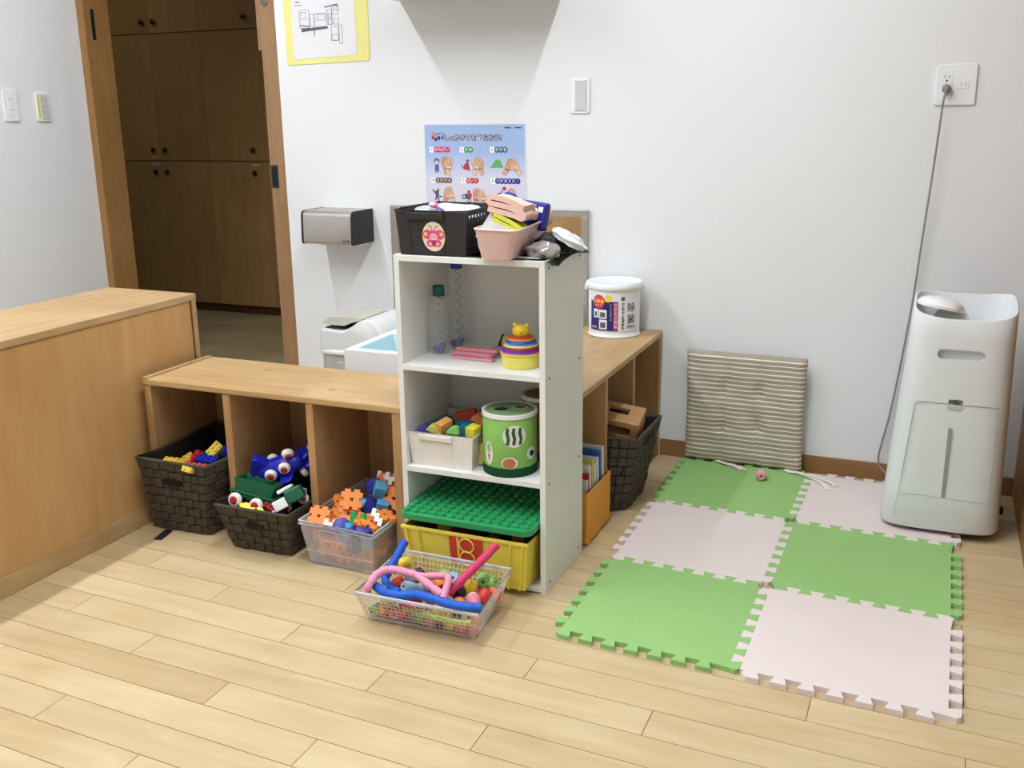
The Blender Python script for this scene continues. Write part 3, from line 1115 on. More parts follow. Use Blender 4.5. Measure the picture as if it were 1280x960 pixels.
for s, cx in (('しっかり', 408), ('て', 541), ('を', 607), ('あらおう!', 765)):
    for ddx, ddy in ((-4.6, 0), (4.6, 0), (0, -4.6), (0, 4.6), (-3.4, -3.4), (3.4, 3.4), (-3.4, 3.4), (3.4, -3.4)):
        ptxt(s, 0.0225, M_PNAVY, cx + ddx, 225 + ddy, 0.0018, 0.0005)
    ptxt(s, 0.0225, M_PW, cx, 225, 0.0023, 0.0)
flat('small_print', [[pq(915, 140), pq(980, 140), pq(980, 130), pq(915, 130)], [pq(1018, 140), pq(1082, 140), pq(1082, 130), pq(1018, 130)]], 0.0016, M_PNAVY, sheet)
CAP = [('1', 'おねがい', 165, 330, (206, 50, 92)), ('2', 'かめ', 482, 330, (70, 150, 60)), ('3', 'おやま', 790, 330, (44, 96, 110)),
       ('4', 'おおかみ', 176, 612, (104, 58, 44)), ('5', 'ばいく', 492, 612, (204, 52, 44)), ('6', 'つかまえた!', 793, 612, (40, 40, 140))]
for nr, word, cx, cy, col in CAP:
    x, y = pq(cx, cy)
    flat('number_box', [rrect(x - 0.0085, x + 0.0085, y - 0.0105, y + 0.0105, 0.002, 2)], 0.0016, M_PW, sheet)
    ptxt(nr, 0.016, M_LINE, cx, cy)
    cm = mat('caption_%s' % nr, col, 0.5)
    st = 40 if len(word) < 5 else 40
    flat('caption_dots', [ellipse(pq(cx + 50 + k * st, cy)[0], y, 0.0108, n=16) for k in range(len(word))], 0.0016, cm, sheet)
    for k, ch in enumerate(word):
        ptxt(ch, 0.0155, M_PW, cx + 50 + k * st, cy)
def hand(cx, cy, ang, sc, z, m, mirror=1):
    """one flat printed hand: forearm, palm, four fingers, thumb"""
    ox, oy = pq(cx, cy)
    ca, sa = math.cos(ang), math.sin(ang)
    def tr(pts):
        return [(ox + sc * (ca * x * mirror - sa * y), oy + sc * (sa * x * mirror + ca * y)) for x, y in pts][::mirror]
    raw = [[(-0.24, -1.35), (0.24, -1.35), (0.30, -0.5), (-0.30, -0.5)], ellipse(0, -0.30, 0.42, 0.42, 14)]
    for k, (fx, fl) in enumerate(((-0.36, 0.62), (-0.12, 0.84), (0.12, 0.80), (0.36, 0.58))):
        raw.append([(x + (y + 0.2) * fx * 0.35, y) for x, y in rrect(fx * 0.9 - 0.085, fx * 0.9 + 0.085, -0.2, fl, 0.08, 3)])
    raw.append([(0.26, -0.55), (0.62, -0.16), (0.72, 0.14), (0.60, 0.16), (0.38, -0.1)])
    grown = []
    for q in raw:
        gx_, gy_ = sum(a for a, b in q) / len(q), sum(b for a, b in q) / len(q)
        grown.append([(a + 0.035 * (1 if a > gx_ else -1), b + 0.035 * (1 if b > gy_ else -1)) for a, b in q])
    flat('hand_outline', [tr(q) for q in grown], z - 0.0002, M_HANDO, sheet, 0.0002)
    flat('printed_hand', [tr(q) for q in raw], z + 0.0001, m, sheet, 0.0002)
HS = 0.030
hand(305, 455, 0.10, HS, 0.0016, M_HAND2); hand(345, 462, -0.12, HS, 0.0021, M_HAND, -1)
hand(655, 462, 0.35, HS, 0.0016, M_HAND2); hand(632, 462, -0.30, HS, 0.0021, M_HAND, -1)
hand(960, 468, -0.55, HS, 0.0016, M_HAND2); hand(1015, 468, 0.55, HS, 0.0021, M_HAND, -1)
hand(320, 740, -0.35, HS, 0.0016, M_HAND2); hand(350, 735, 0.45, HS, 0.0021, M_HAND, -1)
hand(622, 745, -0.15, HS, 0.0016, M_HAND2); hand(680, 755, 0.6, HS, 0.0021, M_HAND, -1)
hand(975, 740, -0.2, HS, 0.0016, M_HAND2); hand(1000, 755, 0.5, HS, 0.0021, M_HAND, -1)
def blob(name, pts, m, z=0.0016):
    flat(name, [[pq(*p) for p in pts][::-1]], z, m, sheet)
M_PG = mat('print_green', (92, 168, 92), 0.5)
M_PR = mat('print_red', (176, 56, 70), 0.5)
M_PB = mat('print_blue', (70, 100, 170), 0.5)
M_PGR = mat('print_grey', (84, 86, 100), 0.5)
blob('printed_hill', [(765, 492), (800, 455), (825, 420), (850, 418), (872, 428), (905, 492)], M_PG)
# child
flat('printed_child', [ellipse(*pq(217, 435), 0.012, 0.011, 14), [pq(193, 520), pq(243, 520), pq(232, 462), pq(202, 462)]], 0.0016, M_PB, sheet)
flat('printed_face', [ellipse(*pq(217, 447), 0.008, 0.007, 12)], 0.0020, M_HAND, sheet)
flat('printed_legs', [[pq(200, 540), pq(212, 540), pq(212, 520), pq(200, 520)], [pq(222, 540), pq(234, 540), pq(234, 520), pq(222, 520)]], 0.0016, M_PNAVY, sheet)
# turtle
blob('printed_turtle', [(490, 500), (505, 465), (530, 440), (548, 450), (560, 500), (540, 515), (505, 512)], M_PR)
flat('printed_turtle_limbs', [ellipse(*pq(540, 430), 0.006, 0.005, 10), [pq(470, 475), pq(495, 500), pq(500, 490), pq(476, 465)], [pq(545, 525), pq(568, 520), pq(560, 505), pq(545, 510)]], 0.0014, M_PGR, sheet)
# running wolf
flat('printed_wolf', [ellipse(*pq(212, 720), 0.008, 0.007, 10), [pq(195, 775), pq(230, 775), pq(228, 725), pq(200, 725)], [pq(160, 705), pq(200, 750), pq(206, 740), pq(170, 695)],
     [pq(225, 740), pq(236, 690), pq(226, 686), pq(216, 735)], [pq(184, 795), pq(200, 800), pq(214, 770), pq(200, 765)], [pq(228, 822), pq(240, 818), pq(228, 770), pq(214, 772)], [pq(235, 770), pq(268, 770), pq(262, 760), pq(235, 755)]], 0.0016, M_PGR, sheet)
# motorbike
flat('printed_motorbike', [ellipse(*pq(495, 760), 0.0095, n=14), ellipse(*pq(547, 795), 0.0085, n=14), [pq(500, 770), pq(560, 790), pq(575, 745), pq(515, 725)]], 0.0016, M_PGR, sheet)
flat('printed_rider', [ellipse(*pq(545, 715), 0.006, n=10), ellipse(*pq(556, 745), 0.009, 0.008, 10)], 0.0020, M_PR, sheet)
flat('printed_hubs', [ellipse(*pq(495, 760), 0.004, n=10), ellipse(*pq(547, 795), 0.004, n=10)], 0.0021, M_PW, sheet)
flat('printed_bird', [ellipse(*pq(860, 735), 0.010, 0.007, 12), [pq(872, 735), pq(884, 735), pq(890, 690), pq(880, 690)]], 0.0016, M_PGR, sheet)
flat('printed_bird_head', [ellipse(*pq(908, 680), 0.008, 0.007, 12)], 0.0018, M_PR, sheet)
# family at the head of the title
for k, (cx, cy, mm) in enumerate(((185, 200, M_PR), (215, 215, M_PNAVY), (248, 205, M_PNAVY), (285, 200, M_PB))):
    x, y = pq(cx, cy)
    flat('printed_figure', [ellipse(x, y + 0.006, 0.006, 0.005, 10), [(x - 0.006, y - 0.014), (x + 0.006, y - 0.014), (x + 0.004, y), (x - 0.004, y)]], 0.0016, mm, sheet)
    flat('printed_face', [ellipse(x, y + 0.004, 0.004, 0.0035, 10)], 0.0020, M_HAND, sheet)

# ------------------------------------------------------------------ mirror
t = thing('wall_mirror', 'silver framed mirror on the wall below the poster', 'mirror', (-0.405, -0.001, 0.45), WALLROT)
M_ALU = mat('aluminium', (176, 172, 166), 0.35, 0.7)
bm = bmn()
for a in ((-0.402, 0.402, 0.412, 0.437), (-0.402, 0.402, 0.0, 0.025), (-0.402, -0.377, 0.025, 0.412), (0.377, 0.402, 0.025, 0.412)):
    box(bm, a[0], a[1], a[2], a[3], 0, 0.018)
obj('frame', bm, M_ALU, t, bevel=0.002)
mm = bpy.data.materials.new('mirror_glass')
mm.use_nodes = True
b = mm.node_tree.nodes['Principled BSDF']
b.inputs['Base Color'].default_value = (0.86, 0.88, 0.87, 1)
b.inputs['Metallic'].default_value = 1.0
b.inputs['Roughness'].default_value = 0.03
part('mirror_glass', mm, t, -0.378, 0.378, 0.024, 0.413, 0.002, 0.008)

# ------------------------------------------------------------------ paper towel dispenser
t = thing('towel_dispenser', 'steel paper towel dispenser with black ends on the wall', 'dispenser', (-1.006, -0.0005, 0.742), (0, 0, 0))
M_STEEL = mat('brushed_steel', (186, 182, 176), 0.33, 0.85, var=0.04, scale=60)
prof = rrect(-0.155, -0.0, 0.0, 0.130, 0.02, 4)
YZ = Matrix(((0, 0, 1, 0), (1, 0, 0, 0), (0, 1, 0, 0), (0, 0, 0, 1)))
def front_prof(s):
    return [(-0.0, 0.002), (-0.0, 0.128)] + [(-0.135 + 0.02 * math.cos(PI / 2 + i * PI / 10) * 1.0, 0.108 + 0.02 * math.sin(PI / 2 + i * PI / 10)) for i in range(6)] + [(-0.147 + 0.012 * math.cos(PI + i * PI / 10), 0.014 + 0.012 * math.sin(PI + i * PI / 10)) for i in range(6)]
fp = [(y * 1.0, z) for y, z in front_prof(1)]
bm = bmn()
prism(bm, fp, -0.109, 0.105, YZ)
obj('steel_cover', bm, M_STEEL, t, smooth=True, ang=30)
for x0, x1 in ((-0.117, -0.109), (0.105, 0.113)):
    bm = bmn()
    prism(bm, [(y * 1.02, z * 1.02 - 0.0013) for y, z in fp], x0, x1, YZ)
    plab(obj('end_cap', bm, M_DARK, t, bevel=0.002), 'black plastic end cap')
part('badge', M_DARK, t, 0.07, 0.095, -0.1615, -0.158, 0.014, 0.021)
part('badge_print', M_STEEL, t, 0.073, 0.092, -0.1620, -0.1614, 0.016, 0.019)
part('paper_outlet', M_WPL, t, -0.08, 0.09, -0.085, -0.012, -0.012, 0.002)
# ------------------------------------------------------------------ wash basin and waste bin behind the benches
t = thing('wash_basin', 'white box-shaped wash basin with a light blue bowl behind the pine bench', 'basin', (-0.305, -0.395, 0))
M_BAS = mat('basin_white', (232, 232, 230), 0.4, var=0.01)
M_BLUE = mat('basin_blue', (200, 232, 238), 0.35, var=0.02)
bx0, bx1, by0, by1, bz = -0.262, 0.262, -0.378, 0.385, 0.50
ix0, ix1, iy0, iy1 = -0.234, 0.234, -0.352, -0.12
bm = bmn()
box(bm, bx0, bx1, by0, iy0, 0, bz)
box(bm, bx0, bx1, iy1, by1, 0, bz)
box(bm, bx0, ix0, iy0, iy1, 0, bz)
box(bm, ix1, bx1, iy0, iy1, 0, bz)
obj('casing', bm, M_BAS, t)
bm = bmn()
bq = lambda z, k: [(ix0 + k, iy0 + k, z), (ix1 - k, iy0 + k, z), (ix1 - k, iy1 - k, z), (ix0 + k, iy1 - k, z)]
shell(bm, bq(0.30, 0.022), bq(bz + 0.0015, 0.0), 0.006, 0.006)
plab(obj('bowl', bm, M_BLUE, t, smooth=False), 'light blue bowl')
part('tap_deck', M_BAS, t, bx0, bx1, 0.2, by1, bz, bz + 0.03, bevel=0.004)
bm = bmn()
tube(bm, smooth_path([(0, 0.25, bz + 0.03), (0, 0.25, bz + 0.10), (0, 0.2, bz + 0.13), (0, 0.12, bz + 0.12), (0, 0.11, bz + 0.09)], 6), 0.011, 12)
obj('tap', bm, M_STEEL, t, smooth=True)

t = thing('waste_bin', 'white waste bin with a half open grey flap and bag liner behind the bench', 'bin', (-0.800, -0.235, 0), (0, 0, 0))
M_BINW = mat('bin_white', (220, 221, 220), 0.45, var=0.01)
M_BAG = mat('bin_bag', (196, 194, 192), 0.35, var=0.08, scale=40, alpha=0.85, bump=0.6)
def binring(z, sx, sy, n=40, e=0.36, dy=0):
    return [Vector((sx * math.copysign(abs(math.cos(a)) ** e, math.cos(a)), dy + sy * math.copysign(abs(math.sin(a)) ** e, math.sin(a)), z)) for a in [2 * PI * (i + 0.5) / n for i in range(n)]]
bm = bmn()
ring_skin(bm, [binring(0, 0.125, 0.10), binring(0.02, 0.13, 0.105), binring(0.352, 0.150, 0.120)])
obj('body', bm, M_BINW, t, smooth=True, ang=50)
bm = bmn()
ring_skin(bm, [binring(0.27, 0.149, 0.119), binring(0.30, 0.1525, 0.1225), binring(0.335, 0.150, 0.120), binring(0.368, 0.1535, 0.1235)], cap0=False, cap1=False)
bm2 = bm
for v in bm.verts:
    v.co.x *= 1 + 0.008 * math.sin(v.co.z * 160 + v.co.y * 90)
    v.co.y *= 1 + 0.010 * math.sin(v.co.z * 140 + v.co.x * 80)
obj('bag_liner', bm, M_BAG, t, smooth=True, ang=80)
bm = bmn()
ring_skin(bm, [binring(0.362, 0.1545, 0.1245), binring(0.366, 0.158, 0.128), binring(0.378, 0.158, 0.128), binring(0.382, 0.155, 0.125)])
obj('lid_rim', bm, M_WPL, t, smooth=True, ang=50)
# hood: low at the left, arched up and over to the right, mouth cut out at the left front
bm = bmn()
prof = [(-0.152, 0.382), (-0.152, 0.435), (-0.146, 0.452), (-0.135, 0.456), (-0.06, 0.452), (-0.035, 0.457), (0.0, 0.474), (0.035, 0.496), (0.065, 0.505), (0.095, 0.500), (0.120, 0.484), (0.140, 0.455), (0.151, 0.415), (0.153, 0.382)]
rings = []
for yy, k, kx in ((-0.122, 0.95, 0.80), (-0.119, 0.98, 0.88), (-0.110, 1.0, 0.95), (-0.09, 1.0, 0.99), (0.09, 1.0, 0.99), (0.110, 1.0, 0.95), (0.119, 0.98, 0.88), (0.122, 0.95, 0.80)):
    rings.append([Vector((x * kx, yy, 0.382 + (z - 0.382) * k)) for x, z in prof])
ring_skin(bm, rings)
obj('hood', bm, M_BINW, t, smooth=True, ang=35)
bm = bmn()
prism(bm, [(-0.132, -0.088), (-0.045, -0.088), (-0.045, 0.088), (-0.132, 0.088)], 0.4535, 0.4585)
plab(obj('mouth', bm, mat('bin_mouth', (66, 56, 48), 0.7), t), 'dark mouth')
bm = bmn()
pts = [(-0.150, 0.474), (-0.150, 0.480), (-0.115, 0.500), (-0.06, 0.503), (-0.01, 0.502), (0.03, 0.499), (0.028, 0.494), (-0.02, 0.482), (-0.05, 0.470), (-0.09, 0.470)]
prism(bm, [(x * 0.92, z) for x, z in pts], -0.094, 0.094, Matrix.Rotation(PI / 2, 4, 'X'))
plab(obj('flap', bm, mat('bin_flap', (196, 194, 180), 0.5), t, smooth=True, ang=50), 'grey flap lid')

# ------------------------------------------------------------------ dark woven baskets
M_WOV = mat('dark_woven_strap', (78, 71, 61), 0.75, var=0.18, scale=30, bump=0.3, spec=0.2)
M_WOVI = mat('dark_basket_lining', (32, 29, 26), 0.85)
def woven(label, bot, top, ny, cell=0.028, slot=None):
    c = sum((Vector(p) for p in bot), Vector()) / len(bot)
    t = thing('woven_basket', label, 'basket', c)
    bot = [Vector(p) - c for p in bot]
    top = [Vector(p) - c for p in top]
    bm = bmn()
    def inw(q):
        m_ = sum(q, Vector()) / len(q)
        return [v_ + Vector((m_.x - v_.x, m_.y - v_.y, 0)).normalized() * 0.008 for v_ in q]
    shell(bm, inw(bot), inw(top), 0.004, 0.004)
    obj('lining', bm, M_WOVI, t)
    bm = bmn()
    n = len(bot)
    for s in range(n):
        e = (s + 1) % n
        P = [bot[s], bot[e], top[e], top[s]]
        nrm = (P[1] - P[0]).cross(P[3] - P[0]).normalized()
        nx = max(1, round((P[2] - P[3]).length / cell))
        for j in range(ny):
            for i in range(nx):
                hh = 0.0050 if (i + j + s) % 2 else 0.0020
                u0, u1, v0, v1 = (i + 0.03) / nx, (i + 0.97) / nx, (j + 0.03) / ny, (j + 0.97) / ny
                if (i + j + s) % 2:
                    u0, u1 = max(0, u0 - 0.06 / nx), min(1, u1 + 0.06 / nx)
                a = [bil(P, u0, v0), bil(P, u1, v0), bil(P, u1, v1), bil(P, u0, v1)]
                uu, vv = (u1 - u0) * 0.08, (v1 - v0) * 0.08
                b_ = [bil(P, u0 + uu, v0 + vv), bil(P, u1 - uu, v0 + vv), bil(P, u1 - uu, v1 - vv), bil(P, u0 + uu, v1 - vv)]
                hexa(bm, [q - nrm * 0.004 for q in a] + [q + nrm * hh for q in b_])
    stuff(obj('woven_straps', bm, M_WOV, t))
    bm = bmn()
    tube(bm, [p + Vector((0, 0, 0.001)) for p in top], 0.0052, 8, closed=True)
    obj('rim', bm, M_WOV, t, smooth=True)
    if slot:
        s, u0, u1, v0, v1 = slot
        e = (s + 1) % n
        P = [bot[s], bot[e], top[e], top[s]]
        nrm = (P[1] - P[0]).cross(P[3] - P[0]).normalized() * 1.5
        a = [bil(P, u0, v0), bil(P, (u0 + u1) / 2, v0 - 0.03), bil(P, u1, v0), bil(P, u1 - 0.02, v1), bil(P, u0 + 0.02, v1)]
        bm = bmn()
        va = [bm.verts.new(p) for p in a]
        vb = [bm.verts.new(p + nrm * 0.0052) for p in a]
        bm.faces.new(va[::-1]); bm.faces.new(vb)
        for i in range(5):
            bm.faces.new((va[i], va[(i + 1) % 5], vb[(i + 1) % 5], vb[i]))
        plab(obj('hand_slot', bm, M_BLACK, t), 'hand slot')
    return t
B1 = woven('tall dark woven basket in the left bay holding building bricks',
      [(-1.006, -1.218, 0.002), (-0.802, -1.212, 0.002), (-0.79, -1.165, 0.002), (-0.79, -0.96, 0.002), (-0.965, -0.96, 0.002), (-0.968, -1.165, 0.002)],
      [(-1.004, -1.262, 0.240), (-0.748, -1.262, 0.240), (-0.727, -1.20, 0.248), (-0.730, -0.93, 0.258), (-0.974, -0.93, 0.258), (-0.976, -1.20, 0.248)], 8, 0.030, (0, 0.36, 0.64, 0.70, 0.78))
B2 = woven('low dark woven basket in the middle bay holding toy vehicles',
      [(-0.678, -1.250, 0.002), (-0.482, -1.246, 0.002), (-0.482, -1.175, 0.002), (-0.470, -0.96, 0.002), (-0.660, -0.96, 0.002), (-0.672, -1.175, 0.002)],
      [(-0.692, -1.300, 0.148), (-0.441, -1.302, 0.150), (-0.440, -1.205, 0.152), (-0.444, -0.93, 0.155), (-0.684, -0.93, 0.155), (-0.688, -1.205, 0.152)], 5, 0.034, (0, 0.36, 0.66, 0.60, 0.72))
B3 = woven('dark woven basket with wooden toys in the bench that runs from the wall',
      [(0.318, -0.560, 0.002), (0.318, -0.372, 0.002), (0.26, -0.390, 0.002), (0.02, -0.395, 0.002), (0.02, -0.60, 0.002), (0.26, -0.610, 0.002)],
      [(0.366, -0.618, 0.256), (0.366, -0.350, 0.254), (0.282, -0.374, 0.256), (0.0, -0.380, 0.256), (0.0, -0.625, 0.256), (0.282, -0.632, 0.256)], 8, 0.030, (0, 0.3, 0.66, 0.84, 0.90))
bm = bmn()
hexa(bm, [(-0.010, 0.03, 0), (0.014, 0.03, 0), (0.030, -0.036, 0), (0.004, -0.040, 0), (-0.010, 0.03, 0.004), (0.014, 0.03, 0.004), (0.030, -0.036, 0.0015), (0.004, -0.040, 0.0015)])
tag(obj('fabric_tab', bm, mat('black_tape', (26, 25, 26), 0.6), loc=(-0.942, -1.258, 0.001)), 'short black tape tab on the floor under the tall woven basket', 'tape')

# ------------------------------------------------------------------ toys in the woven baskets
def brick(label, col, loc, rot, nx=4, ny=2, pitch=0.016, grp='building bricks in the tall basket'):
    m = mat('brick_%s' % '_'.join(map(str, col)), col, 0.35, var=0.02)
    t = thing('toy_brick', label, 'toy brick', loc, rot, grp)
    L, W, H = nx * pitch, ny * pitch, 0.019
    bm = bmn()
    box(bm, -L / 2, L / 2, -W / 2, W / 2, 0, H)
    obj('body', bm, m, t, bevel=0.0008)
    bm = bmn()
    for i in range(nx):
        for j in range(ny):
            lathe(bm, [(0.0048, H), (0.0048, H + 0.0042)], 10, Matrix.Translation((-L / 2 + (i + 0.5) * pitch, -W / 2 + (j + 0.5) * pitch, 0)))
    stuff(obj('studs', bm, m, t, smooth=True, ang=30))
    return t
YL, RD, BL_, GN = (222, 186, 60), (190, 40, 48), (34, 44, 170), (30, 110, 70)
brick('yellow brick lying at the left of the tall basket', YL, (-0.93, -1.19, 0.200), (0.2, 0.1, 0.3))
brick('mustard brick tilted against the red brick in the tall basket', (204, 160, 60), (-0.895, -1.175, 0.205), (0.4, -0.5, 0.7))
brick('red brick standing on end in the tall basket', RD, (-0.860, -1.17, 0.214), (0.2, -0.8, 0.5))
brick('blue brick lying in front of the bench upright in the tall basket', BL_, (-0.808, -1.18, 0.220), (0.15, 0.05, 0.15))
brick('small blue brick at the back right of the tall basket', BL_, (-0.768, -1.14, 0.240), (0.2, 0.3, 0.6), 2, 2)
brick('yellow brick poking up at the back of the tall basket', (224, 200, 60), (-0.812, -1.13, 0.242), (0.6, -0.7, 0.9), 3, 2)
brick('pale red brick along the front rim of the tall basket', (204, 88, 84), (-0.815, -1.225, 0.208), (0.1, 0.05, 0.2))
brick('small yellow brick hooked over the front rim of the tall basket', (228, 200, 90), (-0.806, -1.262, 0.228), (1.2, 0.2, 0.1), 2, 1)
# hidden layer that carries them
for k in range(6):
    brick(['red brick buried at the near left', 'blue brick buried at the near middle', 'yellow brick buried at the near right', 'green brick buried at the far left', 'red brick buried at the far middle', 'blue brick buried at the far right'][k] + ' of the tall basket', [RD, BL_, YL, GN, RD, BL_][k], (-0.93 + 0.085 * (k % 3), -1.10 + 0.08 * (k // 3), 0.16 + 0.012 * (k % 2)), (0.1 * k, 0.15, 0.5 * k))

M_WHEEL = mat('wheel_white', (236, 234, 232), 0.35, var=0.01)
M_HUB = mat('hub_red', (176, 48, 44), 0.4, var=0.02)
def wheel(par, loc, rot, r=0.021):
    bm = bmn()
    lathe(bm, [(r * 0.55, -0.009), (r * 0.85, -0.008), (r, -0.003), (r, 0.003), (r * 0.85, 0.008), (r * 0.6, 0.0095)], 22)
    w = obj('wheel', bm, M_WHEEL, par, loc, rot, smooth=True)
    bm = bmn()
    lathe(bm, [(r * 0.56, 0.009), (r * 0.56, 0.0115), (r * 0.45, 0.0125)], 18)
    plab(obj('hub', bm, M_HUB, w, smooth=True), 'red hub')
    bm = bmn()
    lathe(bm, [(r * 0.56, -0.0115), (r * 0.56, -0.009)], 18)
    plab(obj('hub', bm, M_HUB, w, smooth=True), 'red hub')
    return w
M_TG = mat('truck_green', (18, 92, 62), 0.35, var=0.03)
t = thing('toy_truck', 'dark green toy tipper truck with white wheels lying in the low basket', 'toy truck', (-0.612, -1.215, 0.152), (math.radians(-12), math.radians(8), math.radians(4)), 'toy vehicles in the low basket')
bm = bmn()
bq = lambda x0, x1, y0, y1, z: [(x0, y0, z), (x1, y0, z), (x1, y1, z), (x0, y1, z)]
shell(bm, bq(-0.056, 0.062, -0.026, 0.03, 0.014), bq(-0.064, 0.070, -0.031, 0.036, 0.052), 0.004, 0.004)
obj('tipper_body', bm, M_TG, t, bevel=0.0015)
part('chassis', M_TG, t, -0.07, 0.066, -0.024, 0.028, -0.006, 0.013, bevel=0.003)
part('ledge', M_TG, t, -0.074, 0.074, -0.030, 0.034, 0.008, 0.014, bevel=0.002)
for xx in (-0.044, 0.026):
    for s in (-1, 1):
        wheel(t, (xx, 0.003 + s * 0.042, -0.012), (PI / 2, 0, 0))
M_TB = mat('toy_blue', (28, 36, 168), 0.3, var=0.03)
t = thing('toy_plane', 'blue toy aeroplane with white wheels leaning at the back of the low basket', 'toy plane', (-0.570, -1.13, 0.222), (math.radians(20), math.radians(-22), math.radians(20)), 'toy vehicles in the low basket')
bm = bmn()
P = [(-0.075, 0, 0), (-0.05, 0, 0.004), (0, 0, 0.004), (0.04, 0, 0.002), (0.062, 0, 0)]
tube(bm, smooth_path(P, 4), [0.012 + 0.022 * math.sin(PI * (0.12 + 0.76 * i / 16)) for i in range(17)], 16)
obj('fuselage', bm, M_TB, t, smooth=True)
bm = bmn()
prism(bm, [(-0.100, -0.02), (-0.02, -0.02), (-0.026, 0.03), (-0.05, 0.065), (-0.064, 0.070), (-0.092, 0.03)], -0.014, 0.014, Matrix.Rotation(PI / 2, 4, 'X'))
obj('tail_fin', bm, M_TB, t, bevel=0.002)
bm = bmn()
prism(bm, rrect(-0.01, 0.03, -0.07, 0.07, 0.015), -0.012, -0.006)
obj('wing', bm, M_TB, t, bevel=0.002)
for xx, yy, zz in ((-0.03, -0.038, 0.014), (0.018, -0.038, 0.020), (0.040, -0.012, 0.046), (-0.028, 0.03, 0.02)):
    wheel(t, (xx, yy, zz), (PI / 2 + (0.5 if zz > 0.03 else 0), 0, 0), 0.018)
t = thing('toy_car', 'blue toy car with white wheels topmost at the back of the low basket', 'toy car', (-0.527, -1.075, 0.235), (math.radians(35), math.radians(15), math.radians(-30)), 'toy vehicles in the low basket')
bm = bmn()
box(bm, -0.045, 0.045, -0.022, 0.022, -0.008, 0.014)
obj('body', bm, M_TB, t, bevel=0.006)
bm = bmn()
box(bm, -0.02, 0.025, -0.018, 0.018, 0.014, 0.032)
obj('cabin', bm, M_TB, t, bevel=0.006)
for xx in (-0.026, 0.026):
    for s in (-1, 1):
        wheel(t, (xx, s * 0.03, -0.008), (PI / 2, 0, 0), 0.018)
t = thing('toy_truck', 'white and green toy truck cab lying at the right of the low basket', 'toy truck', (-0.468, -1.235, 0.176), (math.radians(-20), math.radians(-25), math.radians(35)), 'toy vehicles in the low basket')
part('cab', M_TG, t, -0.014, 0.036, -0.032, 0.020, -0.012, 0.028, bevel=0.006)
part('bed', M_WPL, t, -0.055, -0.016, -0.030, 0.022, -0.014, 0.016, bevel=0.003)
part('roof', M_WPL, t, -0.034, 0.012, 0.0, 0.040, 0.030, 0.040, bevel=0.003)
for xx in (-0.035, 0.02):
    wheel(t, (xx, 0.034, -0.014), (PI / 2, 0, 0), 0.016)
t = thing('toy_boat', 'yellow toy boat hull lying along the front rim of the low basket', 'toy boat', (-0.590, -1.262, 0.128), (0.5, 0.12, -0.12))
bm = bmn()
prism(bm, [(-0.052, 0.0), (-0.03, -0.014), (0.03, -0.014), (0.062, 0.0), (0.03, 0.014), (-0.03, 0.014)], 0, 0.016)
obj('hull', bm, mat('toy_yellow', (232, 218, 60), 0.35), t, bevel=0.004)
part('port_hole', M_BLACK, t, 0.012, 0.020, -0.004, 0.004, 0.0155, 0.017)
t = thing('toy_ball', 'blue and white toy ball at the front right of the low basket', 'toy ball', (-0.502, -1.270, 0.130))
bm = bmn()
ball(bm, (0, 0, 0), 0.018, 18, 10)
obj('shell', bm, M_TB, t, smooth=True)
bm = bmn()
lathe(bm, [(0.0185, -0.006), (0.0188, 0.0), (0.0185, 0.006)], 20, Matrix.Rotation(1.2, 4, 'Y'), False, False)
obj('white_band', bm, M_WHEEL, t, smooth=True)
brick('dark red brick lying at the front of the low basket', (150, 36, 46), (-0.530, -1.235, 0.128), (0.25, 0.15, -0.3), 4, 2, 0.018, 'toys in the low basket')
brick('blue brick under the green truck in the low basket', BL_, (-0.635, -1.235, 0.105), (0.2, 0.1, 0.3), 3, 2, 0.018, 'toys in the low basket')
brick('grey brick behind the green truck in the low basket', (140, 146, 140), (-0.51, -1.16, 0.15), (0.3, 0.2, 0.5), 3, 2, 0.018, 'toys in the low basket')
t = thing('toy_skittle', 'yellow rounded toy at the far right of the low basket', 'toy', (-0.462, -1.08, 0.19), (0.3, 0.2, 0))
bm = bmn()
lathe(bm, [(0.004, -0.03), (0.02, -0.02), (0.024, 0.0), (0.018, 0.02), (0.013, 0.03), (0.015, 0.042), (0.006, 0.052)], 18)
obj('body', bm, mat('toy_olive_yellow', (198, 178, 60), 0.4), t, smooth=True)

# ------------------------------------------------------------------ clear storage box with linking blocks
def frosted(name, c, alpha, rough=0.3):
    m = mat(name, c, rough, alpha=alpha, var=0.01)
    return m
M_CLR = frosted('frosted_clear_plastic', (222, 224, 232), 0.30)
M_CLRR = frosted('frosted_rim_plastic', (220, 222, 230), 0.62)
bot = [Vector(p) for p in ((-0.404, -1.263, 0.004), (-0.196, -1.265, 0.004), (-0.186, -0.96, 0.004), (-0.394, -0.96, 0.004))]
top = [Vector(p) for p in ((-0.414, -1.290, 0.140), (-0.168, -1.306, 0.140), (-0.166, -0.94, 0.142), (-0.402, -0.94, 0.142))]
cc = Vector((-0.295, -1.11, 0.002))
t = thing('storage_box', 'clear plastic storage box of orange and blue linking blocks in the right bay', 'storage box', cc)
bot = [p - cc for p in bot]
top = [p - cc for p in top]
bm = bmn()
shell(bm, bot, top, 0.0025, 0.0025)
obj('tub', bm, M_CLR, t)
for dz in (0.0, -0.010):
    bm = bmn()
    tube(bm, [p + Vector((0, 0, dz)) for p in top], 0.0034, 8, closed=True)
    obj('rim', bm, M_CLRR, t, smooth=True)
P = [bot[0], bot[1], top[1], top[0]]
nr = Vector((0, -0.0015, 0))
bm = bmn()
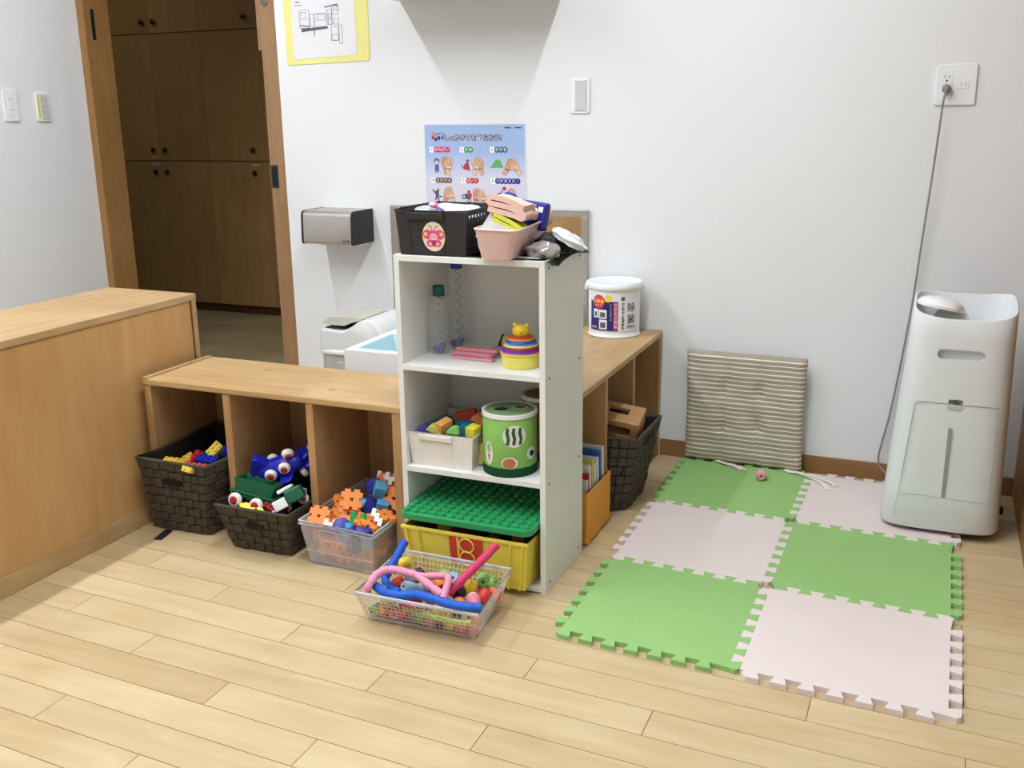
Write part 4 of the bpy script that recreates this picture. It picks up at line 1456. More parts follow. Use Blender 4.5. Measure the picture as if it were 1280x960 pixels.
for a, b_ in (((0, 0.30), (1, 0.30)), ((0.27, 0.0), (0.27, 0.86)), ((0.70, 0.0), (0.70, 0.86)), ((0.27, 0.62), (0.70, 0.62)), ((0.27, 0.86), (0.70, 0.86))):
    tube(bm, [bil(P, *a) + nr, bil(P, *b_) + nr], 0.0011, 6)
obj('moulded_lines', bm, M_CLRR, t)
bm = bmn()
tube(bm, [p + Vector((0, 0, 0.001)) for p in bot], 0.003, 8, closed=True)
obj('base_edge', bm, M_CLRR, t, smooth=True)

M_OR = mat('block_orange', (232, 138, 66), 0.45, var=0.04)
M_BB = mat('block_blue', (32, 36, 140), 0.35, var=0.03)
M_LB = mat('block_light_blue', (92, 158, 196), 0.4, var=0.03)
M_GG = mat('block_green', (40, 160, 84), 0.4, var=0.03)
M_BW = mat('block_white', (226, 224, 220), 0.4, var=0.02)
def hash_bm(cells, u=0.0115, th=0.011):
    bm = bmn()
    for y, row in enumerate(cells):
        for x, ch in enumerate(row):
            if ch == '#':
                box(bm, (x - len(row) / 2) * u, (x + 1 - len(row) / 2) * u, (len(cells) / 2 - y - 1) * u, (len(cells) / 2 - y) * u, -th / 2, th / 2)
    bmesh.ops.remove_doubles(bm, verts=bm.verts[:], dist=1e-5)
    # drop the inner walls
    seen = {}
    for f in bm.faces[:]:
        k = tuple(sorted(v.index for v in f.verts))
        c_ = f.calc_center_median()
        kk = (round(c_.x, 5), round(c_.y, 5), round(c_.z, 5))
        seen.setdefault(kk, []).append(f)
    dead = [f for fs in seen.values() if len(fs) > 1 for f in fs]
    bmesh.ops.delete(bm, geom=dead, context='FACES_ONLY')
    return bm
PLAIN = ['.##.##.', '#######', '#######', '.##.##.', '#######', '#######', '.##.##.']
HSH = ['#.#', '###', '#.#']
src = None
spots = [(-0.372, -1.252, 0.142, (0.9, 0.1, 0.2)), (-0.287, -1.215, 0.190, (0.95, 0.15, 0.5)), (-0.288, -1.228, 0.152, (0.85, -0.1, 0.2)), (-0.330, -1.20, 0.140, (0.3, 0.6, 0.4)), (-0.318, -1.235, 0.130, (0.2, -0.4, 0.9)),
         (-0.345, -1.16, 0.155, (0.5, 0.2, 1.2)), (-0.235, -1.235, 0.142, (0.3, 0.3, 0.6)), (-0.215, -1.235, 0.140, (0.1, 0.4, 0.2)), (-0.206, -1.12, 0.170, (1.0, 0.3, 0.1)), (-0.245, -1.09, 0.200, (0.9, 0.2, 0.8)), (-0.193, -1.20, 0.150, (0.2, 0.2, 1.0)),
         (-0.345, -1.250, 0.060, (1.45, 0.05, 0.1)), (-0.300, -1.252, 0.085, (1.4, 0.0, -0.2)), (-0.300, -1.245, 0.042, (1.45, 0.0, 0.15)), (-0.240, -1.240, 0.042, (1.3, 0.2, 0.1)), (-0.362, -1.228, 0.042, (1.3, 0.2, 0.2)), (-0.270, -1.20, 0.025, (0.1, 0.1, 0.4)),
         (-0.215, -1.20, 0.06, (0.6, 0.4, 0.3)), (-0.335, -1.20, 0.07, (0.3, 0.5, 0.8)), (-0.370, -1.18, 0.11, (0.2, 0.3, 0.1)), (-0.28, -1.14, 0.10, (0.5, 0.1, 0.3)), (-0.23, -1.10, 0.12, (0.3, 0.4, 0.9)), (-0.33, -1.08, 0.10, (0.6, 0.2, 0.5)),
         (-0.368, -1.245, 0.090, (1.5, 0.5, 0.0)), (-0.222, -1.246, 0.048, (1.45, 0.2, 0.05)), (-0.320, -1.215, 0.045, (0.9, 0.2, 0.1)), (-0.245, -1.235, 0.10, (1.2, 0.5, 0.3))]
lab_o = {0: 'orange hash-shaped block on the front left corner of the clear box', 1: 'orange hash-shaped block topmost of the pile in the clear box', 2: 'orange hash-shaped block just below the topmost one in the clear box', 9: 'orange hash-shaped block farthest back in the clear box',
         3: 'tilted orange block left of the topmost one in the clear box', 4: 'orange block turned askew at the front of the pile in the clear box', 5: 'orange block lying behind the front left one in the clear box', 6: 'orange block right of the green one in the clear box', 7: 'orange block at the front right corner of the clear box', 8: 'orange block standing at the right side of the clear box', 10: 'orange block by the right rim of the clear box'}
for k, (x, y, z, r) in enumerate(spots):
    if src is None:
        src = obj('linking_block', hash_bm(PLAIN, 0.0085, 0.012), M_OR, None, (x, y, z), r, bevel=0.0008)
        o = src
    else:
        o = share('linking_block', src, None, (x, y, z), r)
    tag(o, lab_o.get(k, 'orange linking block seen through the front wall of the clear box' if k in (11, 12, 13, 14, 15, 23, 24, 26) else 'orange linking block buried in the middle of the clear box'), 'toy block', 'orange linking blocks')
tag(obj('linking_block', hash_bm(['#.#', '###', '#.#'], 0.0145), M_GG, None, (-0.251, -1.245, 0.146), (1.25, 0.05, 0.1), bevel=0.0008), 'green H-shaped block at the front of the clear box', 'toy block')
tag(obj('linking_block', hash_bm(['#..', '##.', '.##', '..#'], 0.012), M_BW, None, (-0.196, -1.235, 0.158), (0.8, 0.2, 0.3), bevel=0.0008), 'white stepped block at the right rim of the clear box', 'toy block')
tag(obj('linking_block', hash_bm(['#.#.#', '#####', '.#.#.'], 0.012), M_BW, None, (-0.246, -1.085, 0.214), (1.1, 0.1, 0.2), bevel=0.0008), 'white forked block at the back of the clear box', 'toy block')
tag(obj('linking_block', hash_bm(['#.#', '###'], 0.012), M_BW, None, (-0.335, -1.255, 0.128), (0.5, 0.2, 0.3), bevel=0.0008), 'white block tip between orange ones at the front left of the clear box', 'toy block')
def disc(label, loc, rot, r=0.024):
    bm = bmn()
    lathe(bm, [(r * 0.5, -0.009), (r * 0.9, -0.008), (r, -0.004), (r, 0.004), (r * 0.9, 0.008), (r * 0.5, 0.010), (r * 0.2, 0.010)], 20)
    tag(obj('round_block', bm, M_BB, None, loc, rot, smooth=True), label, 'toy block', 'dark blue round blocks')
disc('dark blue round block standing at the back of the clear box', (-0.270, -1.115, 0.196), (1.2, 0.2, 0.4), 0.026)
disc('dark blue round block right of the orange pile in the clear box', (-0.272, -1.15, 0.150), (0.9, 0.7, 0.3), 0.026)
disc('dark blue round block at the front middle of the clear box', (-0.298, -1.258, 0.128), (0.7, 0.1, 0.1))
disc('dark blue round block at the front right of the clear box', (-0.222, -1.262, 0.130), (0.4, 0.1, 0.1))
disc('dark blue round block beneath the green one in the clear box', (-0.250, -1.262, 0.122), (0.3, 0.3, 0.1), 0.018)
disc('dark blue round block seen through the left front of the clear box', (-0.338, -1.250, 0.108), (1.3, 0.2, 0.1), 0.018)
disc('dark blue round block seen through the lower right front of the clear box', (-0.262, -1.254, 0.075), (1.4, 0.1, 0.1), 0.024)
disc('dark blue round block under the light blue cube in the clear box', (-0.222, -1.10, 0.165), (0.5, 0.6, 0.1), 0.026)
def cube(label, loc, rot, s=0.030, m=None):
    bm = bmn()
    box(bm, -s / 2, s / 2, -s / 2, s / 2, -s / 2, s / 2)
    tag(obj('cube_block', bm, m or M_LB, None, loc, rot, bevel=0.002), label, 'toy block', 'light blue cubes')
cube('light blue cube high at the back of the clear box', (-0.244, -1.13, 0.198), (0.5, 0.3, 0.6), 0.034)
cube('light blue cube at the right behind the rim of the clear box', (-0.232, -1.14, 0.150), (0.2, 0.2, 0.4), 0.036)
cube('light blue cube beside the topmost orange block in the clear box', (-0.292, -1.16, 0.158), (0.7, 0.4, 0.2), 0.026)
cube('bright blue cube corner at the front middle of the clear box', (-0.270, -1.262, 0.126), (0.4, 0.3, 0.8), 0.022, mat('block_sky', (70, 160, 220), 0.4))
cube('light blue cube seen through the upper front of the clear box', (-0.285, -1.258, 0.102), (0.1, 0.2, 0.1), 0.030)
cube('light blue cube seen through the right front of the clear box', (-0.212, -1.258, 0.098), (0.1, 0.1, 0.2), 0.034)

# ------------------------------------------------------------------ clear mesh basket on the floor
M_MB = frosted('clear_basket_plastic', (236, 228, 226), 0.28)
rim4 = [Vector(p) for p in ((-0.086, -1.540, 0.098), (0.246, -1.536, 0.098), (0.226, -1.286, 0.100), (-0.098, -1.284, 0.100))]
bot4 = [Vector(p) for p in ((-0.082, -1.490, 0.003), (0.210, -1.486, 0.003), (0.198, -1.310, 0.003), (-0.082, -1.306, 0.003))]
cc = Vector((0.062, -1.40, 0.0))
t = thing('mesh_basket', 'clear plastic mesh basket of beads and foam tubes on the floor', 'basket', cc)
rim4 = [p - cc for p in rim4]
bot4 = [p - cc for p in bot4]
for s in range(4):
    e = (s + 1) % 4
    bm = bmn()
    P = [bot4[s], bot4[e], rim4[e], rim4[s]]
    holed(bm, P, 24 if s % 2 == 0 else 17, 6, 0.30, 0.0014, 0.05, 0.10)
    obj('mesh_side', bm, M_MB, t)
bm = bmn()
hexa(bm, [p for p in bot4] + [p + Vector((0, 0, 0.002)) for p in bot4])
obj('base', bm, M_MB, t)
bm = bmn()
tube(bm, rim4, 0.0042, 8, closed=True)
obj('rim', bm, M_CLRR, t, smooth=True)
def rope(label, pts, col, r=0.0085, name='foam_tube'):
    m = mat('rope_%d_%d_%d' % col, col, 0.6, var=0.05, scale=60)
    P = smooth_path(pts, 9)
    rr = [r * (1 - (0.16 if i % 7 == 3 else 0.0)) for i in range(len(P))]
    bm = bmn()
    tube(bm, P, rr, 12)
    o = tag(obj(name, bm, m, smooth=True, ang=60), label, 'toy tube', 'foam tubes in the mesh basket')
    return o
rope('short blue foam tube sticking up at the left of the mesh basket', [(-0.045, -1.351, 0.160), (-0.049, -1.389, 0.135), (-0.054, -1.42, 0.11), (-0.056, -1.440, 0.09), (-0.024, -1.466, 0.085), (0.006, -1.480, 0.085)], (24, 84, 190), 0.0108)
rope('long wavy blue foam tube along the front of the mesh basket', [(-0.049, -1.497, 0.100), (-0.008, -1.518, 0.10), (0.034, -1.524, 0.104), (0.073, -1.512, 0.108), (0.122, -1.522, 0.11), (0.18, -1.530, 0.11), (0.215, -1.528, 0.11), (0.245, -1.518, 0.11)], (28, 92, 196), 0.0112)
rope('pale pink foam tube arching over the left of the mesh basket', [(-0.064, -1.520, 0.092), (-0.056, -1.515, 0.113), (-0.051, -1.496, 0.127), (-0.039, -1.472, 0.134), (-0.015, -1.459, 0.134), (0.018, -1.454, 0.129), (0.044, -1.452, 0.124), (0.078, -1.464, 0.114), (0.121, -1.476, 0.10)], (228, 150, 176), 0.0102)
rope('bent pale pink foam tube in the middle of the mesh basket', [(0.037, -1.437, 0.116), (0.08, -1.424, 0.118), (0.104, -1.418, 0.119), (0.119, -1.432, 0.118), (0.131, -1.474, 0.112), (0.139, -1.505, 0.105)], (226, 146, 172), 0.0092)
rope('straight hot pink foam tube slanting up at the right of the mesh basket', [(0.193, -1.304, 0.170), (0.169, -1.356, 0.14), (0.146, -1.401, 0.115), (0.118, -1.436, 0.080)], (206, 58, 104), 0.0112)
rope('lime green foam tube lying inside the front of the mesh basket', [(0.03, -1.497, 0.060), (0.06, -1.500, 0.055), (0.112, -1.500, 0.050), (0.172, -1.497, 0.046), (0.205, -1.490, 0.046)], (176, 206, 84), 0.0075)
BEADC = {'yellow': (226, 196, 60), 'purple': (58, 34, 78), 'green': (136, 188, 108), 'red': (196, 56, 52), 'orange': (226, 120, 62), 'pink': (222, 120, 140), 'light blue': (156, 192, 222), 'white': (226, 224, 220), 'grey': (130, 134, 140), 'lime': (170, 204, 96)}
bsrc = None
def bead(col, loc, rot, s=1.0, where='on top of the heap in the mesh basket'):
    global bsrc
    m = mat('bead_%s' % col.replace(' ', '_'), BEADC[col], 0.45, var=0.04)
    if bsrc is None:
        bm = bmn()
        lathe(bm, [(0.0035, -0.013), (0.010, -0.013), (0.0125, -0.010), (0.013, 0.0), (0.0125, 0.010), (0.010, 0.013), (0.0035, 0.013), (0.0035, -0.0129)], 16, None, False, False)
        o = obj('toy_bead', bm, m, None, loc, rot, smooth=True, ang=50)
        bsrc = o
        o.scale = (s, s, s)
    else:
        o = share('toy_bead', bsrc, None, loc, rot, (s, s, s), m)
    if o.location.z > 0.06:
        where = ('at the far right' if loc[0] > 0.14 and loc[1] > -1.38 else 'at the near right' if loc[0] > 0.14 else 'at the far left' if loc[0] < 0.04 and loc[1] > -1.41 else 'at the near left' if loc[0] < 0.04 else 'in the far middle' if loc[1] > -1.41 else 'in the near middle') + ' of the heap in the mesh basket'
    tag(o, '%s toy bead %s' % (col, where), 'bead', '%s beads in the mesh basket' % col)
rb = random.Random(5)
for col, x, y, z in (('yellow', -0.072, -1.315, 0.078), ('light blue', 0.002, -1.425, 0.072), ('yellow', 0.150, -1.372, 0.074), ('green', 0.160, -1.318, 0.074), ('green', 0.178, -1.312, 0.064), ('orange', 0.158, -1.455, 0.070), ('red', 0.196, -1.392, 0.070), ('white', 0.172, -1.410, 0.062), ('purple', 0.128, -1.395, 0.068),
                     ('orange', 0.066, -1.378, 0.074), ('pink', 0.186, -1.430, 0.070), ('lime', -0.043, -1.476, 0.075), ('lime', -0.020, -1.486, 0.066), ('green', 0.056, -1.325, 0.066), ('light blue', 0.088, -1.340, 0.074), ('grey', -0.020, -1.375, 0.066), ('light blue', 0.032, -1.395, 0.066), ('red', -0.045, -1.40, 0.062), ('pink', 0.050, -1.478, 0.076),
                     ('pink', 0.096, -1.470, 0.078), ('purple', 0.070, -1.420, 0.058), ('red', 0.110, -1.350, 0.062), ('green', 0.030, -1.345, 0.060), ('yellow', 0.118, -1.478, 0.062), ('grey', 0.02, -1.45, 0.055), ('purple', -0.02, -1.33, 0.06), ('orange', 0.20, -1.34, 0.05), ('pink', 0.14, -1.33, 0.05)):
    bead(col, (x, y, z), (rb.uniform(0.2, 2.2), rb.uniform(-0.6, 0.6), rb.uniform(0, 3)), 1.30)
for col, x, z in (('green', -0.066, 0.026), ('orange', -0.040, 0.024), ('pink', -0.012, 0.024), ('red', 0.016, 0.024), ('grey', 0.044, 0.022), ('green', 0.060, 0.024), ('pink', 0.088, 0.022), ('purple', 0.114, 0.022), ('yellow', 0.142, 0.022), ('pink', 0.172, 0.022), ('red', 0.196, 0.022)):
    bead(col, (x, -1.474 + rb.uniform(-0.003, 0.004), z), (PI / 2 + rb.uniform(-0.3, 0.3), rb.uniform(-0.5, 0.5), rb.uniform(0, 3)), 1.10, 'behind the perforated front of the mesh basket')
for k, col in enumerate(('green', 'red', 'yellow', 'light blue', 'purple', 'orange', 'pink', 'grey', 'lime', 'white', 'red', 'green')):
    bead(col, (-0.055 + 0.048 * (k % 6), -1.43 + 0.07 * (k // 6), 0.026), (rb.uniform(0, 3), rb.uniform(0, 1), rb.uniform(0, 3)), 1.1, 'at the bottom of the mesh basket')
t = thing('toy_dish', 'flat magenta toy dish edge at the front of the mesh basket', 'toy', (0.055, -1.505, 0.086), (0.3, 0, 0.1))
bm = bmn()
lathe(bm, [(0.028, 0), (0.030, 0.004), (0.026, 0.006)], 22)
obj('body', bm, mat('toy_magenta', (196, 54, 110), 0.45), t, smooth=True)
bm = bmn()
lathe(bm, [(0.0045, -0.0175), (0.013, -0.0175), (0.0163, -0.013), (0.017, 0.0), (0.0163, 0.013), (0.013, 0.0175), (0.0045, 0.0175), (0.0045, -0.017)], 18, None, False, False)
tag(obj('toy_bead', bm, mat('bead_pale_pink', (228, 164, 166), 0.45, var=0.03), None, (0.674, -0.172, ZM + 0.0175), (PI / 2, 0, 0.15), smooth=True, ang=50), 'single pink toy bead lying on the green foam mat', 'bead')

# ------------------------------------------------------------------ orange book box in the wall bench
t = thing('book_box', 'orange file box of picture books in the bench behind the white shelf', 'box', (0.20, -0.766, 0))
M_OB = wood('orange_card', (224, 160, 62), (212, 146, 52), 'z', 0.6, stretch=3, scale=4, rnd=0.02)
bm = bmn()
shell(bm, [(-0.19, -0.110, 0.006), (0.092, -0.110, 0.006), (0.092, 0.104, 0.006), (-0.19, 0.104, 0.006)], [(-0.19, -0.110, 0.165), (0.094, -0.110, 0.165), (0.094, 0.104, 0.165), (-0.19, 0.104, 0.165)], 0.004, 0.004)
obj('body', bm, M_OB, t, bevel=0.002)
for k, yy in enumerate((-0.04, -0.03, 0.01)):
    part('torn_edge', M_OB, t, 0.088, 0.0935, yy, yy + 0.012, 0.001, 0.0065)
BK = [((190, 40, 56), -0.10, 0.205), ((216, 214, 210), -0.080, 0.185), ((232, 230, 226), -0.055, 0.225), ((196, 200, 110), -0.032, 0.235), ((226, 228, 226), -0.008, 0.215), ((232, 230, 228), 0.018, 0.225), ((44, 104, 178), 0.042, 0.240), ((234, 234, 232), 0.068, 0.245)]
bl = ['dark red book at the near end of the orange box', 'low white book behind the dark red one in the orange box', 'white book with grey edge in the orange box', 'lime green book in the orange box', 'pale grey book right of the lime green one in the orange box', 'white book before the blue one in the orange box', 'blue book in the orange box', 'tall white book at the far end of the orange box']
for k, (col, yy, hh) in enumerate(BK):
    b_ = thing('picture_book', bl[k], 'book', (0.178, -0.766 + yy, 0.0105), (math.radians(-6 if k < 1 else 4), 0, 0), 'picture books in the orange box')
    m = mat('book_cover_%d' % k, col, 0.45, var=0.03)
    th = 0.012
    part('cover', m, b_, -0.12, 0.105, 0, 0.0016, 0, hh)
    part('cover', m, b_, -0.12, 0.105, th - 0.0016, th, 0, hh)
    part('spine', m, b_, 0.1035, 0.105, 0.0016, th - 0.0016, 0, hh)
    part('pages', M_PAP, b_, -0.118, 0.103, 0.0017, th - 0.0017, 0.002, hh - 0.003)

# wooden toys in the third woven basket
M_WT = wood('toy_wood', (186, 142, 96), (160, 118, 74), 'x', 0.45, stretch=6, scale=8, rnd=0.05)
t = thing('wooden_toy', 'wooden toy frame with a slot lying on top of the dark basket by the wall', 'wooden toy', (0.24, -0.505, 0.235), (math.radians(14), math.radians(8), math.radians(4)))
bm = bmn()
box(bm, -0.16, 0.10, -0.06, -0.012, 0.066, 0.084)
box(bm, -0.16, 0.10, 0.022, 0.05, 0.066, 0.084)
box(bm, -0.16, -0.01, -0.012, 0.022, 0.066, 0.084)
box(bm, 0.055, 0.10, -0.012, 0.022, 0.066, 0.084)
obj('slotted_board', bm, M_WT, t)
part('end_block', M_WT, t, 0.075, 0.10, -0.06, 0.05, 0.0, 0.066, bevel=0.003)
part('slot_inlay', M_BLACK, t, -0.01, 0.055, -0.012, 0.022, 0.068, 0.074)
part('lower_board', M_WT, t, -0.16, 0.075, -0.058, 0.048, 0.018, 0.032, bevel=0.002)
part('back_block', M_WT, t, -0.16, -0.13, -0.06, 0.05, 0.032, 0.066)

# ------------------------------------------------------------------ white tub of wipes on the wall bench
t = thing('wipes_tub', 'round white tub of wet wipes with a printed label on the bench by the wall', 'tub', (0.128, -0.108, 0.4685), (0, 0, 0.296))
bm = bmn()
lathe(bm, [(0.086, 0), (0.0915, 0.001), (0.0925, 0.004), (0.090, 0.008), (0.0885, 0.012), (0.0905, 0.172), (0.088, 0.174)], 48)
obj('tub_body', bm, M_WPL, t, smooth=True, ang=40)
bm = bmn()
lathe(bm, [(0.0915, 0.166), (0.098, 0.168), (0.1, 0.174), (0.099, 0.184), (0.095, 0.188), (0.090, 0.1865), (0.086, 0.1835), (0.02, 0.1835), (0.004, 0.1838)], 48)
obj('lid', bm, M_WPL, t, smooth=True, ang=40)
for a in (-PI * 0.98, 0.05):
    bm = bmn()
    box(bm, 0.0895, 0.104, -0.010, 0.010, 0.158, 0.178)
    o = obj('handle_lug', bm, M_WPL, t, rot=(0, 0, a), bevel=0.004)
RB = 0.0902
def wrp(x, y, z):
    a = x / RB
    return Vector(((RB + z) * math.sin(a), -(RB + z) * math.cos(a), y))
def wrect(name, x0, x1, y0, y1, z, m):
    n = max(1, int((x1 - x0) / 0.006))
    bm = bmn()
    a = [[bm.verts.new(wrp(x0 + (x1 - x0) * i / n, yy, zz)) for yy, zz in ((y0, z - 0.0005), (y1, z - 0.0005), (y1, z), (y0, z))] for i in range(n + 1)]
    for p, q_ in zip(a, a[1:]):
        for k in range(4):
            bm.faces.new((p[k], p[(k + 1) % 4], q_[(k + 1) % 4], q_[k]))
    bm.faces.new(a[0]); bm.faces.new(a[-1][::-1])
    return obj(name, bm, m, t)
def wellip(name, cx, cy, r, z, m, star=0):
    bm = bmn()
    n = 28
    ring = []
    for i in range(n):
        rr = r * (0.86 if star and i % 2 else 1)
        ring.append(bm.verts.new(wrp(cx + rr * math.cos(2 * PI * i / n), cy + rr * math.sin(2 * PI * i / n), z)))
    ctr = bm.verts.new(wrp(cx, cy, z + 0.0004))
    for i in range(n):
        bm.faces.new((ring[i], ring[(i + 1) % n], ctr))
    return obj(name, bm, m, t)
M_NV = mat('label_navy', (42, 38, 104), 0.4)
M_LW = mat('label_white', (228, 228, 230), 0.4)
M_LR = mat('label_red', (206, 46, 48), 0.4)
M_LY = mat('label_yellow', (240, 206, 84), 0.4)
M_LP = mat('label_pink', (212, 104, 144), 0.4)
wrect('label_base', -0.096, 0.092, 0.024, 0.147, 0.0006, M_LW)
wrect('label_panel', -0.095, 0.013, 0.026, 0.128, 0.0011, M_NV)
wrect('label_stripe', -0.002, 0.011, 0.032, 0.124, 0.0016, M_LP)
for x0, x1, y0, y1 in ((-0.078, -0.058, 0.070, 0.100), (-0.055, -0.026, 0.068, 0.099), (-0.054, -0.025, 0.031, 0.064)):
    wrect('label_picture_box', x0, x1, y0, y1, 0.0016, M_LW)
    wrect('label_picture', x0 + 0.005, x1 - 0.005, y0 + 0.005, y1 - 0.009, 0.0021, M_LINE)
wellip('label_burst', -0.021, 0.139, 0.014, 0.0018, M_LY, 1)
wellip('label_badge', -0.056, 0.127, 0.0235, 0.0022, M_LR)
text('lettering', '大容量', 0.0135, M_LY, t, (-0.056, 0.127, 0.0030), offset=0.0003, wrap=wrp)
text('lettering', 'タイプ', 0.009, M_LW, t, (-0.056, 0.1135, 0.0030), wrap=wrp)
text('lettering', 'アルコール', 0.006, M_LW, t, (-0.056, 0.139, 0.0030), wrap=wrp)
for k, ch in enumerate('除菌'):
    text('lettering', ch, 0.034, M_NV, t, (0.062, 0.104 - 0.040 * k, 0.0016), offset=0.0002, wrap=wrp)
text('lettering', 'できる', 0.0125, M_INK, t, (0.061, 0.038, 0.0016), offset=0.0004, wrap=wrp)
for k, ch in enumerate('アルコールタオル'):
    text('lettering', '|' if ch == 'ー' else ch, 0.0125, M_INK, t, (0.030, 0.117 - 0.0118 * k, 0.0016), offset=0.0005, wrap=wrp)
for k, ch in enumerate('ウイルス除去'):
    text('lettering', ch, 0.011, M_LW, t, (0.0045, 0.117 - 0.0150 * k, 0.0022), wrap=wrp)
for k, ch in enumerate('たっぷり使える'):
    text('lettering', ch, 0.008, M_LW, t, (-0.012, 0.117 - 0.0088 * k, 0.0018), wrap=wrp)
text('lettering', '400枚', 0.011, M_LW, t, (-0.076, 0.036, 0.0018), wrap=wrp)
wellip('label_mark', 0.030, 0.138, 0.007, 0.0016, M_LINE)
# ------------------------------------------------------------------ on the white shelf: bottom tier
ZB = 0.0206
t = thing('yellow_crate', 'yellow plastic crate with a red B badge on the lowest tier of the white shelf', 'crate', (0.078, -1.10, ZB))
M_CR = mat('crate_yellow', (232, 212, 84), 0.4, var=0.03)
M_CRD = mat('crate_red', (206, 62, 46), 0.45, var=0.02)
cb_ = [(-0.168, -0.142, 0), (0.166, -0.142, 0), (0.170, 0.13, 0), (-0.172, 0.13, 0)]
ct_ = [(-0.182, -0.158, 0.137), (0.180, -0.158, 0.137), (0.184, 0.145, 0.137), (-0.186, 0.145, 0.137)]
bm = bmn()
shell(bm, cb_, ct_, 0.004, 0.004)
obj('tub', bm, M_CR, t, bevel=0.004)
bm = bmn()
tube(bm, [Vector(p) for p in ct_], 0.006, 8, closed=True)
obj('rim', bm, M_CR, t, smooth=True)
for u in (0.035, 0.13, 0.87, 0.965):
    bm = bmn()
    P = [Vector(p) for p in (cb_[0], cb_[1], ct_[1], ct_[0])]
    a, b_ = bil(P, u, 0.02), bil(P, u, 0.97)
    hexa(bm, [a + Vector((-0.002, -0.010, 0)), a + Vector((0.002, -0.010, 0)), a + Vector((0.002, 0.002, 0)), a + Vector((-0.002, 0.002, 0)),
              b_ + Vector((-0.002, -0.006, 0)), b_ + Vector((0.002, -0.006, 0)), b_ + Vector((0.002, 0.002, 0)), b_ + Vector((-0.002, 0.002, 0))])
    obj('rib', bm, M_CR, t)
tl = math.atan2(0.016, 0.137)
badge = obj('badge', (lambda b: (prism(b, rrect(-0.048, 0.048, -0.041, 0.041, 0.002, 2), 0, 0.0012), b)[1])(bmn()), M_CRD, t, (0.006, -0.1555, 0.091), (PI / 2 + tl, 0, 0))
flat('badge_letter', [[(-0.026, -0.040), (-0.020, -0.040), (-0.020, 0.040), (-0.026, 0.040)]], 0.0018, M_CR, badge)
for cy, r in ((0.019, 0.0205), (-0.020, 0.0205)):
    bm = bmn()
    pts = [(0.002 + r * math.cos(a), cy + r * math.sin(a), 0.0016) for a in [2 * PI * i / 32 for i in range(32)]]
    tube(bm, pts, 0.0022, 6, closed=True)
    obj('badge_letter', bm, M_CR, badge)
bm = bmn()
for k in range(14):
    box(bm, -0.012 + 0.02 * math.sin(k), 0.012 + 0.02 * math.sin(k), -0.014, 0.014, -0.01, 0.012, Matrix.Translation((-0.15 + 0.022 * k, -0.1 + 0.05 * (k % 4), 0.118)) @ Matrix.Rotation(k * 0.7, 4, 'Z'))
bm.free()
for k, col in enumerate(((70, 40, 34), (216, 190, 70), (120, 34, 34), (40, 40, 60), (90, 44, 36), (150, 40, 40))):
    brick(['dark brown brick', 'pale yellow brick', 'maroon brick', 'navy brick', 'chestnut brick', 'crimson brick'][k] + ' under the green lid in the yellow crate', col, (-0.055 + 0.052 * k, -1.215 + 0.02 * (k % 2), 0.138), (0.1, 0.05 * k, 0.4 * k), 3, 2, 0.016, 'bricks in the yellow crate')
t = thing('base_plate', 'green studded base plate lying as a lid on the yellow crate', 'base plate', (0.080, -1.102, 0.1845), (math.radians(0.6), 0, 0))
M_BP = mat('plate_green', (40, 150, 88), 0.38, var=0.03)
bm = bmn()
prism(bm, rrect(-0.190, 0.190, -0.166, 0.165, 0.028, 5), 0, 0.019)
obj('plate', bm, M_BP, t, bevel=0.003)
bm = bmn()
lathe(bm, [(0.0088, 0), (0.0088, 0.006), (0.0078, 0.0072)], 12, None, False)
stud0 = None
for i in range(14):
    for j in range(12):
        x, y = -0.172 + i * 0.02646, -0.149 + j * 0.0271
        if stud0 is None:
            stud0 = obj('stud', bm, M_BP, t, (x, y, 0.019), smooth=True, ang=50)
        else:
            share('stud', stud0, t, (x, y, 0.019))

